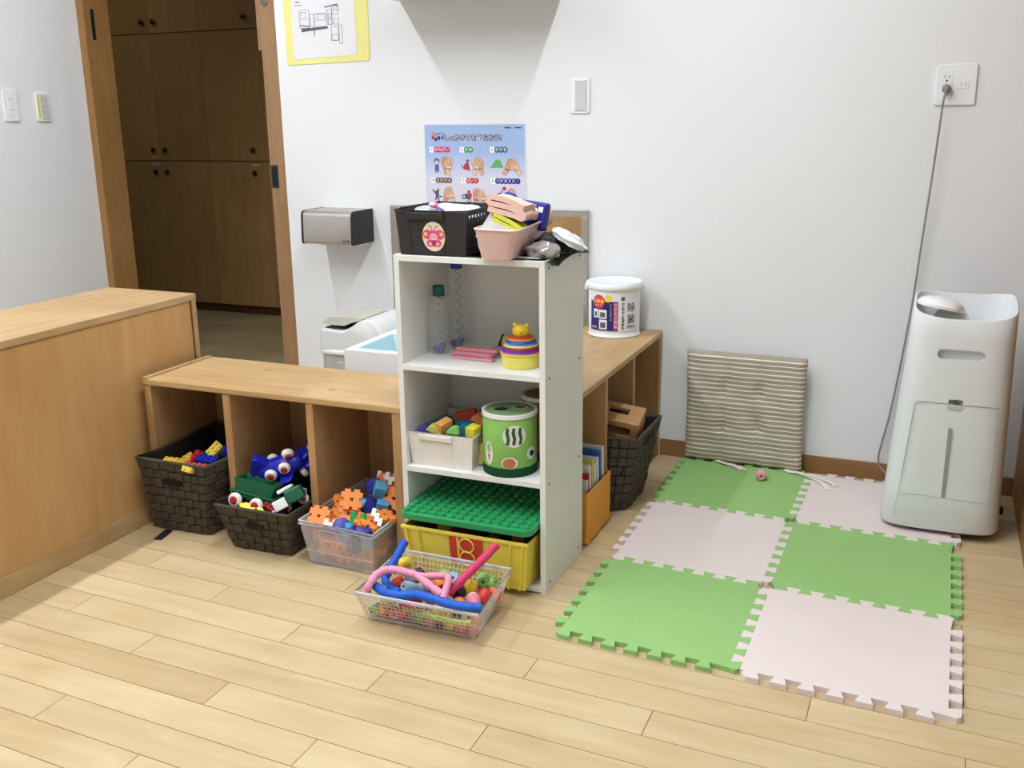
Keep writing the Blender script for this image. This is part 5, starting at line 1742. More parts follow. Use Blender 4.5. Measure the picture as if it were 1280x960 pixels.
# ------------------------------------------------------------------ middle tier
Z2 = 0.3117
def slatted_basket(name, label, loc, w0, w1, d0, d1, h, m, cat='basket', nx=16, ny=9, grip=True, rot=(0, 0, 0)):
    """tapered basket: solid front and back, perforated sides; w0,d0 bottom, w1,d1 top, origin at front left bottom"""
    t = thing(name, label, cat, loc, rot)
    dx, dy = (w1 - w0) / 2, (d1 - d0) / 2
    b = [Vector((0, 0, 0)), Vector((w0, 0, 0)), Vector((w0, d0, 0)), Vector((0, d0, 0))]
    p = [Vector((-dx, -dy, h)), Vector((w0 + dx, -dy, h)), Vector((w0 + dx, d0 + dy, h)), Vector((-dx, d0 + dy, h))]
    bm = bmn()
    hexa(bm, b + [q + Vector((0, 0, 0.002)) for q in b])
    obj('base', bm, m, t)
    for s in range(4):
        e = (s + 1) % 4
        P = [b[s], b[e], p[e], p[s]]
        bm = bmn()
        if s % 2 == 0:
            n_ = (P[1] - P[0]).cross(P[3] - P[0]).normalized() * 0.0022
            hexa(bm, [q - n_ for q in P] + P)
            obj('end_panel', bm, m, t)
        else:
            holed(bm, P, nx, ny, 0.36, 0.002, 0.05, 0.08)
            obj('perforated_side', bm, m, t)
    bm = bmn()
    tube(bm, p, 0.003, 8, closed=True)
    obj('rim', bm, m, t, smooth=True)
    if grip:
        sl = Vector((0, -dy / h, 1)).normalized()
        bm = bmn()
        P = [b[0], b[1], p[1], p[0]]
        for (u0, u1, v0, v1, th) in ((0.17, 0.69, 0.80, 0.965, 0.007),):
            a = [bil(P, u0, v0), bil(P, u1, v0), bil(P, u1, v1), bil(P, u0, v1)]
            n_ = Vector((0, -th, 0))
            hexa(bm, a + [q + n_ for q in a])
        obj('grip', bm, m, t, bevel=0.002)
        bm = bmn()
        for (u0, u1, v0, v1, th) in ((0.17, 0.185, 0.03, 0.80, 0.0012), (0.675, 0.69, 0.03, 0.80, 0.0012)):
            a = [bil(P, u0, v0), bil(P, u1, v0), bil(P, u1, v1), bil(P, u0, v1)]
            n_ = Vector((0, -th, 0))
            hexa(bm, a + [q + n_ for q in a])
        obj('panel_edge', bm, m, t)
    return t
M_WB = mat('basket_white', (228, 224, 216), 0.45, var=0.01)
slatted_basket('white_basket', 'white plastic basket of foam blocks on the middle tier of the white shelf', (-0.104, -1.186, Z2), 0.176, 0.192, 0.225, 0.24, 0.093, M_WB, nx=10, ny=12)
def fblock(label, col, bmf, loc, rot):
    m = mat('foam_%d_%d_%d' % col, col, 0.8, var=0.04, scale=60, bump=0.2, spec=0.15)
    tag(obj('foam_block', bmf, m, None, loc, rot, bevel=0.0015, smooth=False), label, 'foam block', 'foam blocks in the white basket')
def cubm(x, y, z):
    bm = bmn()
    box(bm, -x / 2, x / 2, -y / 2, y / 2, -z / 2, z / 2)
    return bm
def cylm(r, h, half=False):
    bm = bmn()
    n = 18
    pts = [(r * math.cos(PI * i / n), r * math.sin(PI * i / n)) for i in range(n + 1)] if half else ellipse(0, 0, r, n=24)
    prism(bm, pts, -h / 2, h / 2)
    return bm
fblock('purple foam wedge at the front left of the white basket', (92, 80, 176), (lambda b: (prism(b, [(-0.024, 0), (0.024, 0), (0.0, 0.02)], -0.02, 0.02), b)[1])(bmn()), (-0.082, -1.150, 0.395), (PI / 2, 0, 0.3))
fblock('yellow green foam arch in the white basket', (196, 202, 84), cylm(0.020, 0.034, True), (-0.050, -1.158, 0.400), (PI / 2, 0.35, 0.25))
fblock('orange foam plank leaning in the white basket', (234, 160, 98), cubm(0.024, 0.042, 0.046), (-0.024, -1.150, 0.410), (0.25, 0.22, -0.35))
fblock('light green foam arch in the white basket', (142, 208, 116), cylm(0.018, 0.032, True), (0.010, -1.158, 0.402), (PI / 2, 0, 0.1))
fblock('teal foam block at the front of the white basket', (40, 112, 138), cubm(0.034, 0.03, 0.045), (0.042, -1.145, 0.403), (0.1, 0, 0.1))
fblock('bright yellow foam cube at the front right of the white basket', (228, 218, 66), cubm(0.028, 0.034, 0.028), (0.066, -1.158, 0.414), (0.12, 0.1, -0.2))
fblock('red foam plank at the back of the white basket', (196, 78, 66), cubm(0.062, 0.03, 0.042), (0.002, -1.060, 0.414), (0.2, -0.28, 0.1))
fblock('orange foam cylinder at the back right of the white basket', (230, 146, 88), cylm(0.018, 0.04), (0.044, -1.075, 0.418), (PI / 2, 0, 0.1))
fblock('teal foam block behind the light green arch in the white basket', (34, 104, 126), cubm(0.044, 0.03, 0.034), (0.018, -1.110, 0.404), (0.1, 0.05, 0.0))
fblock('teal foam plank along the left side of the white basket', (40, 112, 132), cubm(0.05, 0.09, 0.03), (-0.062, -1.08, 0.390), (0.05, 0.1, -0.2))
fblock('dark red foam block behind the orange cylinder in the white basket', (150, 40, 36), cubm(0.03, 0.03, 0.03), (0.035, -1.025, 0.415), (0.1, 0.3, 0.4))
for k, (x, y) in enumerate(((-0.06, -1.13), (0.0, -1.13), (0.055, -1.12), (-0.055, -1.03), (0.01, -1.04))):
    fblock('pale foam block lying deeper in the white basket', (206, 190, 120), cubm(0.05, 0.06, 0.06), (x, y, 0.346), (0, 0, 0.2 * k))

def tin(name, label, loc, rz, r, h, mbody, mband, mlid, stickers):
    t = thing(name, label, 'tin', loc, (0, 0, rz))
    bm = bmn()
    lathe(bm, [(r - 0.001, 0.024), (r, 0.026), (r, h - 0.012), (r - 0.001, h - 0.010)], 48)
    obj('felt_sleeve', bm, mbody, t, smooth=True, ang=40)
    bm = bmn()
    lathe(bm, [(r - 0.002, 0), (r + 0.0006, 0.002), (r + 0.0006, 0.024), (r - 0.001, 0.0245)], 48)
    obj('base_band', bm, mband, t, smooth=True, ang=40)
    bm = bmn()
    lathe(bm, [(r - 0.001, h - 0.012), (r + 0.0022, h - 0.011), (r + 0.0022, h - 0.001), (r - 0.002, h), (r - 0.006, h - 0.001), (r - 0.0065, h - 0.003)], 48)
    obj('lid_ring', bm, M_WPL, t, smooth=True, ang=40)
    bm = bmn()
    lathe(bm, [(r - 0.0062, h - 0.006), (r - 0.0062, h - 0.002)], 48)
    obj('lid_disc', bm, mlid, t)
    return t
M_FG = mat('felt_green', (138, 188, 100), 0.85, var=0.05, scale=60, spec=0.1)
M_FD = mat('felt_dark_green', (30, 72, 50), 0.85, var=0.05, spec=0.1)
M_FL = mat('felt_lid_green', (126, 158, 114), 0.85, var=0.05, spec=0.1)
TR = 0.0715
t = tin('toy_tin', 'green felt covered tin with vegetable stickers on the middle tier', (0.160, -1.132, Z2), 0.405, TR, 0.168, M_FG, M_FD, M_FL, None)
def tw(x, y, z):
    a = x / TR
    return Vector(((TR + z) * math.sin(a), -(TR + z) * math.cos(a), y))
def tpoly(name, pts, z, m):
    bm = bmn()
    cx, cy = sum(p[0] for p in pts) / len(pts), sum(p[1] for p in pts) / len(pts)
    a = [bm.verts.new(tw(x, y, z)) for x, y in pts]
    mid = [bm.verts.new(tw((x + cx) / 2, (y + cy) / 2, z)) for x, y in pts]
    c_ = bm.verts.new(tw(cx, cy, z))
    n = len(pts)
    for i in range(n):
        j = (i + 1) % n
        bm.faces.new((a[i], a[j], mid[j], mid[i]))
        bm.faces.new((mid[i], mid[j], c_))
    return obj(name, bm, m, t)
M_SW = mat('sticker_white', (222, 226, 218), 0.5)
M_CU = mat('sticker_cucumber', (52, 78, 44), 0.6, var=0.3, scale=90)
M_CA = mat('sticker_carrot', (196, 92, 60), 0.6)
M_ON = mat('sticker_onion', (186, 112, 78), 0.6)
tpoly('sticker', ellipse(0.012, 0.112, 0.031, 0.030, 22), 0.0006, M_SW)
for cx in (-0.006, 0.010, 0.027):
    tpoly('cucumber_print', [(cx - 0.005, 0.090), (cx + 0.003, 0.089), (cx + 0.006, 0.105), (cx + 0.003, 0.122), (cx + 0.004, 0.134), (cx - 0.003, 0.136), (cx - 0.006, 0.122), (cx - 0.002, 0.105)], 0.0011, M_CU)
tpoly('sticker', ellipse(-0.062, 0.062, 0.014, 0.032, 20), 0.0006, M_SW)
tpoly('carrot_leaf_print', ellipse(-0.062, 0.076, 0.007, 0.013, 14), 0.0011, M_FG)
tpoly('carrot_print', [(-0.066, 0.060), (-0.062, 0.036), (-0.057, 0.060)], 0.0011, M_CA)
tpoly('sticker', ellipse(-0.002, 0.040, 0.022, 0.016, 20), 0.0006, M_SW)
tpoly('onion_print', ellipse(-0.003, 0.039, 0.017, 0.014, 18), 0.0011, M_ON)
tpoly('sticker', ellipse(0.062, 0.060, 0.016, 0.017, 18), 0.0006, M_SW)
tpoly('mushroom_print', ellipse(0.064, 0.060, 0.009, 0.008, 14), 0.0011, M_FD)
flat('lid_hole', [ellipse(-0.022, 0.0, 0.018, 0.014, 20)], 0.1668, M_BLACK, t)
flat('lid_patch', [ellipse(0.028, 0.012, 0.020, 0.014, 20)], 0.1664, M_SW, t)
flat('lid_patch_print', [ellipse(0.028, 0.012, 0.016, 0.011, 20)], 0.1670, mat('print_brick', (150, 54, 48), 0.6), t)
t2 = tin('toy_tin', 'brown lidded tin standing behind the green felt tin', (0.205, -0.994, Z2), 0.4, 0.062, 0.178, mat('felt_amber', (176, 112, 52), 0.85), mat('felt_amber_dark', (120, 74, 36), 0.85), mat('felt_amber_lid', (150, 106, 62), 0.85), None)
flat('lid_hole', [ellipse(0.018, -0.012, 0.018, 0.014, 20)], 0.1768, M_BLACK, t2)

# ------------------------------------------------------------------ upper tier
Z1 = 0.5927
M_GLS = mat('clear_bottle', (226, 230, 230), 0.08, alpha=0.16, var=0.01)
M_WIRE = mat('dark_wire', (60, 58, 58), 0.4, 0.4)
M_MARB = mat('marble_blue', (74, 78, 150), 0.25, var=0.3, scale=120)
def bottle(label, loc, h, capc, r=0.029):
    t = thing('sensory_bottle', label, 'bottle', loc)
    bm = bmn()
    lathe(bm, [(r * 0.8, 0.0), (r, 0.004), (r, 0.035), (r * 0.94, 0.040), (r, 0.045), (r, h * 0.45), (r * 0.95, h * 0.47), (r, h * 0.49), (r, h * 0.78), (r * 0.82, h * 0.85), (0.0135, h * 0.89), (0.0135, h)], 28, None, True, False)
    obj('bottle_body', bm, M_GLS, t, smooth=True)
    bm = bmn()
    lathe(bm, [(0.0155, h * 0.885), (0.0168, h * 0.89), (0.0160, h + 0.006), (0.013, h + 0.009)], 22)
    obj('cap', bm, mat('cap_%d_%d_%d' % capc, capc, 0.4), t, smooth=True, ang=40)
    bm = bmn()
    nT = 7
    P = [(0.004 + 0.008 * math.cos(2 * PI * nT * i / 140), 0.008 * math.sin(2 * PI * nT * i / 140), 0.03 + (h * 0.9 - 0.03) * i / 140) for i in range(141)]
    tube(bm, P, 0.0008, 5)
    plab(obj('coil_wire', bm, M_WIRE, t), 'dark coiled wire')
    for k, (x, y) in enumerate(((-0.008, -0.010), (0.009, -0.012), (0.002, 0.010))):
        bm = bmn()
        ball(bm, (x, y, 0.013 + 0.004 * (k == 2)), 0.010, 12, 8)
        obj('marble', bm, M_MARB, t, smooth=True)
    return t
bottle('clear bottle with a green cap and a coil of wire on the upper tier', (-0.078, -1.052, Z1), 0.178, (14, 92, 78))
bottle('taller clear bottle with a coil of wire behind the green capped one', (-0.062, -0.972, Z1), 0.250, (40, 60, 150))

M_PK = mat('pink_stick', (214, 150, 158), 0.6, var=0.05, scale=40)
for k, (x, y, z, rz, lb) in enumerate(((0.042, -1.098, 0.0005, -0.05, 'lowest pink flat stick in the upper tier'), (0.034, -1.078, 0.008, -0.12, 'middle pink flat stick in the upper tier'), (0.040, -1.060, 0.0155, -0.02, 'topmost pink flat stick in the upper tier'))):
    t = thing('flat_stick', lb, 'stick', (x, y, Z1 + z), (0, 0, rz), 'pink flat sticks on the upper tier')
    bm = bmn()
    prism(bm, rrect(-0.062, 0.062, -0.012, 0.012, 0.004), 0, 0.007)
    obj('strip', bm, M_PK, t, bevel=0.001)
    bm = bmn()
    prism(bm, rrect(-0.061, 0.061, -0.011, 0.011, 0.004), 0.007, 0.0074)
    obj('face_strip', bm, mat('pink_stick_dark', (196, 120, 134), 0.6), t)

t = thing('stacking_cups', 'tower of coloured nesting cups topped with a yellow bear head', 'stacking toy', (0.186, -1.112, Z1))
def cup(r0, r1, z0, z1, col, name='cup'):
    bm = bmn()
    lathe(bm, [(r0 - 0.002, z0), (r0, z0 + 0.001), (r1, z1 - 0.001), (r1 - 0.002, z1)], 36)
    return obj(name, bm, mat('cup_%d_%d_%d' % col, col, 0.35, var=0.02), t, smooth=True, ang=40)
cup(0.0495, 0.0525, 0.0, 0.034, (232, 222, 104))
cup(0.0545, 0.0545, 0.034, 0.038, (228, 216, 84), 'cup_rim')
cup(0.0525, 0.0515, 0.038, 0.042, (214, 96, 150))
cup(0.0515, 0.0490, 0.042, 0.050, (96, 52, 148))
cup(0.0480, 0.0460, 0.050, 0.0545, (190, 56, 62))
cup(0.0460, 0.0440, 0.0545, 0.060, (230, 200, 110))
cup(0.0435, 0.0405, 0.060, 0.0645, (70, 150, 200))
cup(0.0405, 0.0385, 0.0645, 0.0705, (40, 90, 170))
cup(0.0370, 0.0345, 0.0705, 0.076, (226, 134, 66))
cup(0.0340, 0.0300, 0.076, 0.080, (186, 66, 40))
bm = bmn()
ball(bm, (0, 0, 0.0905), (0.0225, 0.021, 0.0185), 20, 12)
hd = obj('bear_head', bm, mat('bear_yellow', (228, 196, 40), 0.35, var=0.02), t, smooth=True)
for s in (-1, 1):
    bm = bmn()
    ball(bm, (s * 0.0165, 0.0, 0.106), (0.006, 0.004, 0.006), 12, 8)
    obj('ear', bm, MATS['bear_yellow'], hd, smooth=True)
bm = bmn()
for s in (-1, 1):
    ball(bm, (0.008 + s * 0.006, -0.0195, 0.095), 0.0014, 8, 6)
ball(bm, (0.008, -0.0205, 0.090), (0.002, 0.001, 0.0014), 8, 6)
obj('face', bm, M_INK, hd, smooth=True)

t = thing('ring_stacker', 'small ring stacker in orange and blue behind the nesting cups', 'stacking toy', (0.238, -0.985, Z1))
for k, (r, col) in enumerate(((0.026, (60, 130, 190)), (0.024, (46, 80, 160)), (0.022, (90, 150, 190)), (0.019, (200, 90, 60)), (0.016, (224, 140, 70)), (0.012, (214, 110, 60)))):
    bm = bmn()
    lathe(bm, [(r * 0.8, k * 0.011), (r, k * 0.011 + 0.003), (r, k * 0.011 + 0.008), (r * 0.8, k * 0.011 + 0.011)], 24)
    obj('ring', bm, mat('ring_%d' % k, col, 0.4), t, smooth=True)
t = thing('toy_bee', 'yellow toy with a black stripe lying at the back of the upper tier', 'toy', (0.095, -0.972, Z1 + 0.022), (0, 0.25, 0.2))
bm = bmn()
tube(bm, [(-0.034, 0, 0), (-0.03, 0, 0), (0, 0, 0), (0.04, 0, 0), (0.06, 0, 0)], [0.006, 0.018, 0.019, 0.016, 0.006], 16)
obj('body', bm, mat('toy_pale_yellow', (208, 190, 90), 0.5), t, smooth=True)
bm = bmn()
lathe(bm, [(0.0185, -0.003), (0.0195, 0.0), (0.0190, 0.004)], 18, Matrix.Translation((-0.024, 0, 0)) @ Matrix.Rotation(PI / 2, 4, 'Y'), False, False)
obj('stripe', bm, M_INK, t, smooth=True)
t = thing('cloth_pouch', 'small grey cloth pouch behind the pink sticks on the upper tier', 'pouch', (0.095, -1.01, Z1), (0, 0, 0.1))
bm = bmn()
ball(bm, (0, 0, 0.010), (0.045, 0.022, 0.0105), 18, 10)
for v in bm.verts:
    v.co.z += 0.0025 * math.sin(v.co.x * 180) * math.cos(v.co.y * 150)
    v.co.z = max(0.0, v.co.z)
obj('pouch', bm, mat('grey_cloth', (136, 138, 146), 0.85, var=0.15, scale=40), t, smooth=True)
bm = bmn()
ball(bm, (-0.055, 0.0, 0.008), (0.020, 0.014, 0.008), 14, 8)
obj('yellow_patch', bm, MATS['toy_pale_yellow'], t, smooth=True)

# ------------------------------------------------------------------ on top of the shelf
ZT = 0.8802
M_NET = mat('green_net', (62, 84, 62), 0.8, var=0.55, scale=420, bump=0.5)
bm = bmn()
nx, ny = 34, 20
gx = []
for j in range(ny + 1):
    row = []
    for i in range(nx + 1):
        x = -0.112 + (0.306 + 0.112) * i / nx
        y = -1.196 + (0.262) * j / ny
        z = ZT + 0.0008
        if x > 0.2895:
            dr = (x - 0.2895)
            z -= dr * (0.45 + 0.35 * math.sin(j * 0.33 + 1.0)) + (0.006 if j == 3 else 0.003 if j in (2, 4) else 0) * dr / 0.0165
            x = 0.2895 + dr * (0.9 + 0.5 * j / ny)
        if y < -1.19:
            z += 0.0002
        row.append(bm.verts.new((x, y, z)))
    gx.append(row)
for j in range(ny):
    for i in range(nx):
        bm.faces.new((gx[j][i], gx[j][i + 1], gx[j + 1][i + 1], gx[j + 1][i]))
bmesh.ops.solidify(bm, geom=bm.faces[:], thickness=0.0014)
tag(obj('net_mat', bm, M_NET), 'dark green net mat on top of the white shelf', 'mat')
ZT += 0.0022
M_KB = mat('basket_black', (46, 42, 44), 0.5, var=0.05)
kb = slatted_basket('black_basket', 'black plastic basket with a butterfly sticker on top of the white shelf', (-0.108, -1.196, ZT), 0.182, 0.200, 0.225, 0.24, 0.110, M_KB, nx=12, ny=8)
st = thing('x', 'x y z w', 'x')
bpy.data.objects.remove(st)
tlt = math.atan2(0.0075, 0.11)
stk = obj('sticker', (lambda b: (prism(b, ellipse(0, 0, 0.0315, 0.0375, 32), 0, 0.0006), b)[1])(bmn()), mat('sticker_cream', (226, 214, 190), 0.45), kb, (0.0975, -0.0046, 0.0465), (PI / 2 + tlt, 0, 0))
M_BP1 = mat('butterfly_pink', (214, 84, 130), 0.45)
M_BP2 = mat('butterfly_deep', (176, 40, 96), 0.45)
M_BP3 = mat('butterfly_face', (240, 190, 190), 0.45)
flat('butterfly_wings', [ellipse(-0.017, 0.005, 0.0135, 0.0125, 18)], 0.0009, M_BP1, stk)
flat('butterfly_wings', [ellipse(0.017, 0.005, 0.0135, 0.0125, 18)], 0.0009, M_BP1, stk)
flat('butterfly_wings', [ellipse(-0.0105, -0.017, 0.010, 0.0095, 18)], 0.0010, M_BP1, stk)
flat('butterfly_wings', [ellipse(0.0105, -0.017, 0.010, 0.0095, 18)], 0.0010, M_BP1, stk)
flat('butterfly_dots', [ellipse(-0.022, 0.006, 0.005, n=12)], 0.0013, M_LY, stk)
flat('butterfly_dots', [ellipse(0.022, 0.006, 0.005, n=12)], 0.0013, M_LY, stk)
flat('butterfly_dots', [ellipse(-0.0105, -0.019, 0.004, n=12)], 0.0013, M_BP3, stk)
flat('butterfly_dots', [ellipse(0.0105, -0.019, 0.004, n=12)], 0.0013, M_BP3, stk)
flat('butterfly_body', [ellipse(0, -0.012, 0.0055, 0.014, 16)], 0.0013, M_BP2, stk)
flat('butterfly_head', [ellipse(0, 0.003, 0.0125, 0.0125, 20)], 0.0016, M_BP1, stk)
flat('butterfly_face', [ellipse(0, -0.0005, 0.0105, 0.0085, 18)], 0.0019, M_BP3, stk)
for s in (-1, 1):
    flat('butterfly_eye', [ellipse(s * 0.0042, 0.0, 0.0014, 0.0019, 10)], 0.0022, M_INK, stk)
    bm = bmn()
    tube(bm, smooth_path([(s * 0.003, 0.014, 0.001), (s * 0.005, 0.022, 0.001), (s * 0.009, 0.0265, 0.001), (s * 0.013, 0.025, 0.001)], 5), 0.0009, 5)
    obj('butterfly_feeler', bm, M_BP2, stk)

def lump(name, label, cat, loc, size, m, seed, amp=0.18, freq=3.0, seg=28, rings=16, rot=(0, 0, 0), partname='cloth', flatb=True, group=None):
    """crumpled soft thing: ellipsoid pushed about by folded sines"""
    r_ = random.Random(seed)
    ph = [(r_.uniform(0, 6), r_.uniform(0, 6), r_.uniform(0, 6), r_.uniform(0.6, 1.6)) for _ in range(5)]
    t = thing(name, label, cat, loc, rot, group)
    bm = bmn()
    ball(bm, (0, 0, 0), 1.0, seg, rings)
    for v in bm.verts:
        d = v.co.normalized()
        k = 0
        for a, b_, c_, s in ph:
            k += (1 - 2 * abs(math.sin(freq * s * d.x + a) * math.sin(freq * s * d.y + b_) + 0.6 * math.sin(freq * s * d.z + c_))) / 5
        p = d * (1 + amp * k)
        v.co = Vector((p.x * size[0], p.y * size[1], (max(p.z, -0.55) if flatb else p.z) * size[2] + 0.55 * size[2] * (1 if flatb else 0)))
    obj(partname, bm, m, t, smooth=True, ang=70)
    return t
M_CLW = mat('pale_cloth', (222, 230, 232), 0.9, var=0.06, scale=50)
lump('folded_cloth', 'pale blue white cloth heaped in the black basket', 'cloth', (-0.012, -1.085, 0.948), (0.084, 0.100, 0.034), M_CLW, 3, 0.16, 3.2)
lump('folded_cloth', 'mint white cloth at the front left of the black basket', 'cloth', (-0.060, -1.150, 0.950), (0.040, 0.030, 0.032), mat('mint_cloth', (206, 224, 216), 0.9, var=0.06), 8, 0.10, 2.5)
lump('folded_cloth', 'lilac cloth corner at the back left of the black basket', 'cloth', (-0.082, -1.080, 0.962), (0.022, 0.03, 0.028), mat('lilac_cloth', (150, 138, 190), 0.9), 4, 0.12)
t = thing('hair_clip', 'pink and white hair clip on the cloth in the black basket', 'hair clip', (-0.030, -1.160, 1.004), (0.5, 0.1, -0.2))
bm = bmn()
ball(bm, (0, 0, 0), (0.014, 0.011, 0.006), 18, 10)
obj('flower', bm, mat('clip_pink', (222, 110, 160), 0.4), t, smooth=True)
bm = bmn()
ball(bm, (0.0, -0.004, 0.004), (0.008, 0.006, 0.004), 14, 8)
obj('flower_centre', bm, M_LW, t, smooth=True)
bm = bmn()
prism(bm, [(-0.005, -0.006), (0.04, -0.014), (0.042, -0.010), (0.0, 0.004)], -0.004, -0.001)
obj('clip_bar', bm, mat('clip_purple', (120, 70, 150), 0.4), t)
t = thing('pen', 'dark pen lying across the left rim of the black basket', 'pen', (-0.085, -1.172, 1.000), (0, math.radians(-8), math.radians(20)))
bm = bmn()
tube(bm, [(-0.03, 0, 0), (0.045, 0, 0), (0.055, 0, 0)], [0.003, 0.003, 0.001], 8)
obj('barrel', bm, M_INK, t, smooth=True)

# pink basket
M_PB_ = mat('basket_pink', (226, 192, 188), 0.45, var=0.02)
cc = Vector((0.165, -1.12, ZT))
pk = thing('pink_basket', 'pale pink plastic basket of towels overhanging the front of the shelf top', 'basket', cc)
def rq(q, z, r, n=3):
    """round the corners of quad q"""
    out = []
    for i in range(4):
        p, a, b_ = Vector(q[i]), Vector(q[i - 1]), Vector(q[(i + 1) % 4])
        d0, d1 = (a - p).normalized() * r, (b_ - p).normalized() * r
        for k in range(n + 1):
            s = k / n
            out.append(Vector((*(p + d0 * (1 - s) ** 2 + d1 * s ** 2), z)))
    return out
pb = rq([(-0.034, -0.112), (0.042, -0.106), (0.030, 0.105), (-0.046, 0.10)], 0.0, 0.014)
pt = rq([(-0.045, -0.130), (0.075, -0.142), (0.044, 0.146), (-0.066, 0.156)], 0.074, 0.022)
pi_ = rq([(-0.0425, -0.1275), (0.0725, -0.1395), (0.0415, 0.1435), (-0.0635, 0.1535)], 0.074, 0.021)
pj = rq([(-0.0315, -0.1095), (0.0395, -0.1035), (0.0275, 0.1025), (-0.0435, 0.0975)], 0.003, 0.013)
bm = bmn()
ring_skin(bm, [pb, pt, pi_, pj])
obj('tub', bm, M_PB_, pk, smooth=True, ang=45)
bm = bmn()
tube(bm, [p + Vector((0, 0, 0.0)) for p in pt], 0.0028, 8, closed=True)
obj('rim', bm, M_PB_, pk, smooth=True)
for s in range(4):
    u = 0.17 + 0.22 * s
    bm = bmn()
    P = [Vector((-0.034, -0.112, 0.0)), Vector((0.042, -0.106, 0.0)), Vector((0.075, -0.142, 0.074)), Vector((-0.045, -0.130, 0.074))]
    pts = [bil(P, u + 0.12 * math.cos(a), 0.44 + 0.24 * math.sin(a)) + Vector((0, -0.0008, 0)) for a in [PI * k / 12 for k in range(-12, 13)]]
    tube(bm, pts[:-1], 0.0008, 5, closed=True)
    obj('scallop_relief', bm, M_PB_, pk)
for s in range(3):
    u = 0.14 + 0.16 * s
    P = [Vector((0.042, -0.106, 0.0)), Vector((0.030, 0.105, 0.0)), Vector((0.044, 0.146, 0.074)), Vector((0.075, -0.142, 0.074))]
    bm = bmn()
    pts = [bil(P, u + 0.09 * math.cos(a), 0.44 + 0.24 * math.sin(a)) + Vector((0.0008, 0, 0)) for a in [PI * k / 12 for k in range(-12, 12)]]
    tube(bm, pts, 0.0008, 5, closed=True)
    obj('scallop_relief', bm, M_PB_, pk)

def folded(name, label, cat, loc, rot, w, d, th, layers, m, bulge=0.3):
    """cloth folded to and fro: a serpentine ribbon swept along local y"""
    t = thing(name, label, cat, loc, rot)
    path = []
    for k in range(layers):
        z = k * th * 1.06
        xs_ = [-w / 2 + w * i / 8 for i in range(9)]
        if k % 2:
            xs_ = xs_[::-1]
        path += [(x, z + 0.12 * th * math.sin(x * 60 + k)) for x in xs_]
        if k < layers - 1:
            sx = 1 if k % 2 == 0 else -1
            path += [(sx * (w / 2 + 0.42 * th), z + 0.28 * th), (sx * (w / 2 + 0.42 * th), z + 0.78 * th)]
    bm = bmn()
    rings = []
    for j in range(9):
        y = -d / 2 + d * j / 8
        up, dn = [], []
        for i, (x, z) in enumerate(path):
            x2, z2 = path[min(i + 1, len(path) - 1)]
            x1, z1 = path[max(i - 1, 0)]
            n_ = Vector((-(z2 - z1), 0, x2 - x1)).normalized() * th * 0.48
            wob = 0.002 * math.sin(y * 70 + x * 30)
            up.append(Vector((x, y, z + wob)) + n_)
            dn.append(Vector((x, y, z + wob)) - n_)
        rings.append(up + dn[::-1])
    ring_skin(bm, rings)
    obj('cloth', bm, m, t, smooth=True, ang=60)
    return t
M_TOW = mat('peach_towel', (236, 196, 180), 0.95, var=0.10, scale=120, bump=0.8, spec=0.05)
folded('folded_towel', 'folded peach towel heaped on top of the pink basket', 'towel', (0.172, -1.135, 0.986), (math.radians(-4), math.radians(16), math.radians(6)), 0.086, 0.12, 0.0135, 3, M_TOW)
folded('folded_towel', 'folded lime yellow cloth under the peach towel', 'towel', (0.176, -1.150, 0.956), (math.radians(-8), math.radians(24), math.radians(4)), 0.074, 0.10, 0.011, 2, mat('lime_cloth', (204, 206, 70), 0.9, var=0.08, scale=60))
t = thing('white_cloth', 'white cloth corner sticking up at the front of the pink basket', 'cloth', (0.158, -1.205, 0.958))
bm = bmn()
g_ = []
for j in range(9):
    row = []
    for i in range(9):
        u, v = i / 8, j / 8
        x = -0.038 + 0.088 * u - 0.004 * v
        top_ = 0.040 * (1 - abs(u - 0.26) / 0.74) if u > 0.26 else 0.040 * (0.15 + 0.85 * u / 0.26)
        row.append(bm.verts.new((x, -0.030 + 0.06 * v + 0.003 * math.sin(9 * u), -0.022 + (top_ + 0.022) * (v ** 0.75) + 0.0015 * math.sin(14 * u + 5 * v))))
    g_.append(row)
for j in range(8):
    for i in range(8):
        bm.faces.new((g_[j][i], g_[j][i + 1], g_[j + 1][i + 1], g_[j + 1][i]))
bmesh.ops.solidify(bm, geom=bm.faces[:], thickness=0.003)
obj('cloth', bm, mat('white_cotton', (224, 222, 218), 0.9, var=0.04, scale=50), t, smooth=True, ang=70)
M_NVB = mat('navy_packet', (44, 40, 140), 0.4, var=0.12, scale=40)
t = thing('tissue_packet', 'navy blue tissue packet standing behind the peach towel', 'packet', (0.190, -1.035, 0.955), (math.radians(-10), math.radians(6), math.radians(-8)))
bm = bmn()
box(bm, -0.052, 0.040, -0.014, 0.014, -0.02, 0.052)
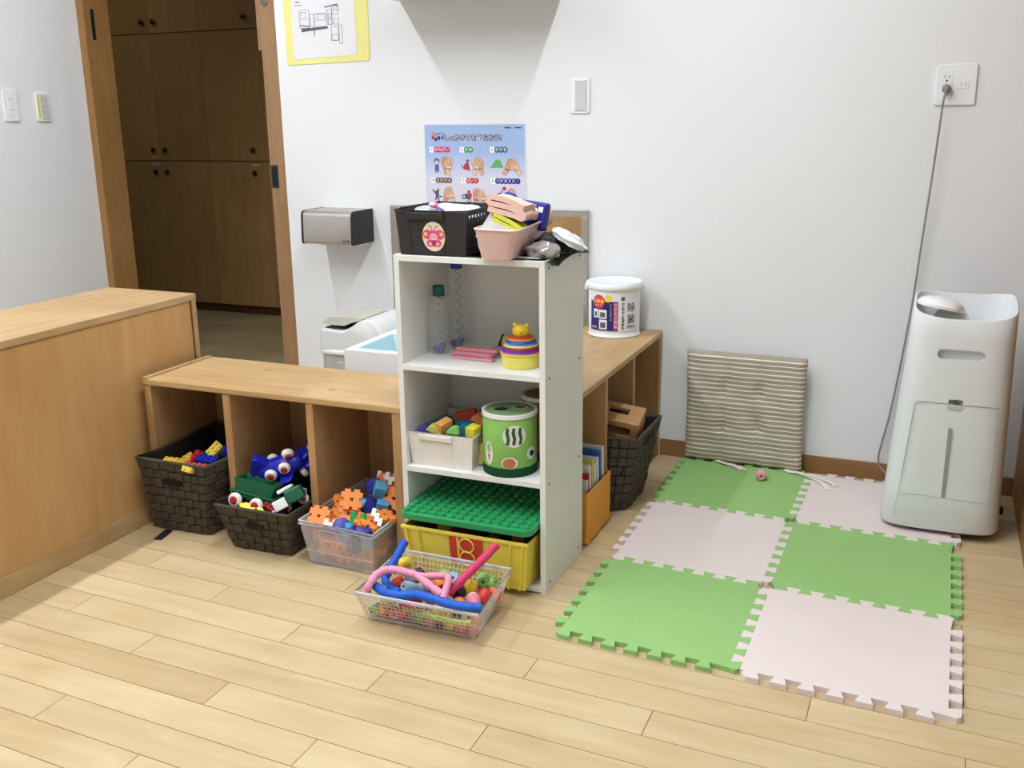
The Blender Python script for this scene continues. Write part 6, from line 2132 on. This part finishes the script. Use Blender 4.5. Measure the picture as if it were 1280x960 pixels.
obj('wrapper', bm, M_NVB, t, bevel=0.006)
part('print_patch', M_LW, t, 0.018, 0.032, -0.0146, -0.0138, 0.026, 0.040)
lump('tissue_packet', 'second navy blue packet poking up left of the towel', 'packet', (0.138, -1.075, 0.998), (0.028, 0.02, 0.022), M_NVB, 12, 0.15, 2.5, partname='wrapper')
lump('folded_cloth', 'cream cloth at the back right corner of the pink basket', 'cloth', (0.204, -0.998, 0.945), (0.026, 0.022, 0.034), mat('cream_cloth', (218, 200, 178), 0.9, var=0.08), 14, 0.15)
lump('folded_cloth', 'crumpled white tissue at the back of the pink basket', 'tissue', (0.190, -1.035, 0.962), (0.026, 0.03, 0.022), M_CLW, 15, 0.25)
lump('folded_cloth', 'filling of pale cloths inside the pink basket', 'cloth', (0.158, -1.12, 0.895), (0.034, 0.095, 0.045), M_CLW, 16, 0.08)

# bags beside the basket
M_SIL = mat('silver_film', (176, 174, 170), 0.18, 0.55, var=0.2, scale=30)
M_KF = mat('black_film', (36, 32, 32), 0.25, var=0.3, scale=40)
lump('plastic_bag', 'black plastic bag crumpled beside the pink basket', 'bag', (0.262, -1.055, ZT), (0.050, 0.075, 0.034), M_KF, 21, 0.30, 4.0, 36, 22, partname='film')
lump('plastic_bag', 'clear silvery plastic bag crumpled at the right front corner of the shelf top', 'bag', (0.262, -1.148, ZT), (0.046, 0.036, 0.025), M_SIL, 23, 0.28, 4.5, 36, 22, partname='film')
lump('face_cloth', 'white cloth draped over the bags at the right end of the shelf top', 'cloth', (0.304, -1.088, 0.912), (0.046, 0.048, 0.017), mat('white_gauze', (226, 228, 234), 0.85, var=0.04), 25, 0.30, 4.6, 36, 20, rot=(0, math.radians(30), 0.3))
t = thing('paper_slip', 'white paper slip under the silvery bag on the shelf top', 'paper', (0.235, -1.172, ZT + 0.0006), (0, 0, 0.2))
bm = bmn()
prism(bm, [(-0.035, -0.016), (0.03, -0.02), (0.035, 0.012), (-0.03, 0.016)], 0, 0.001)
obj('sheet', bm, M_PAP, t)
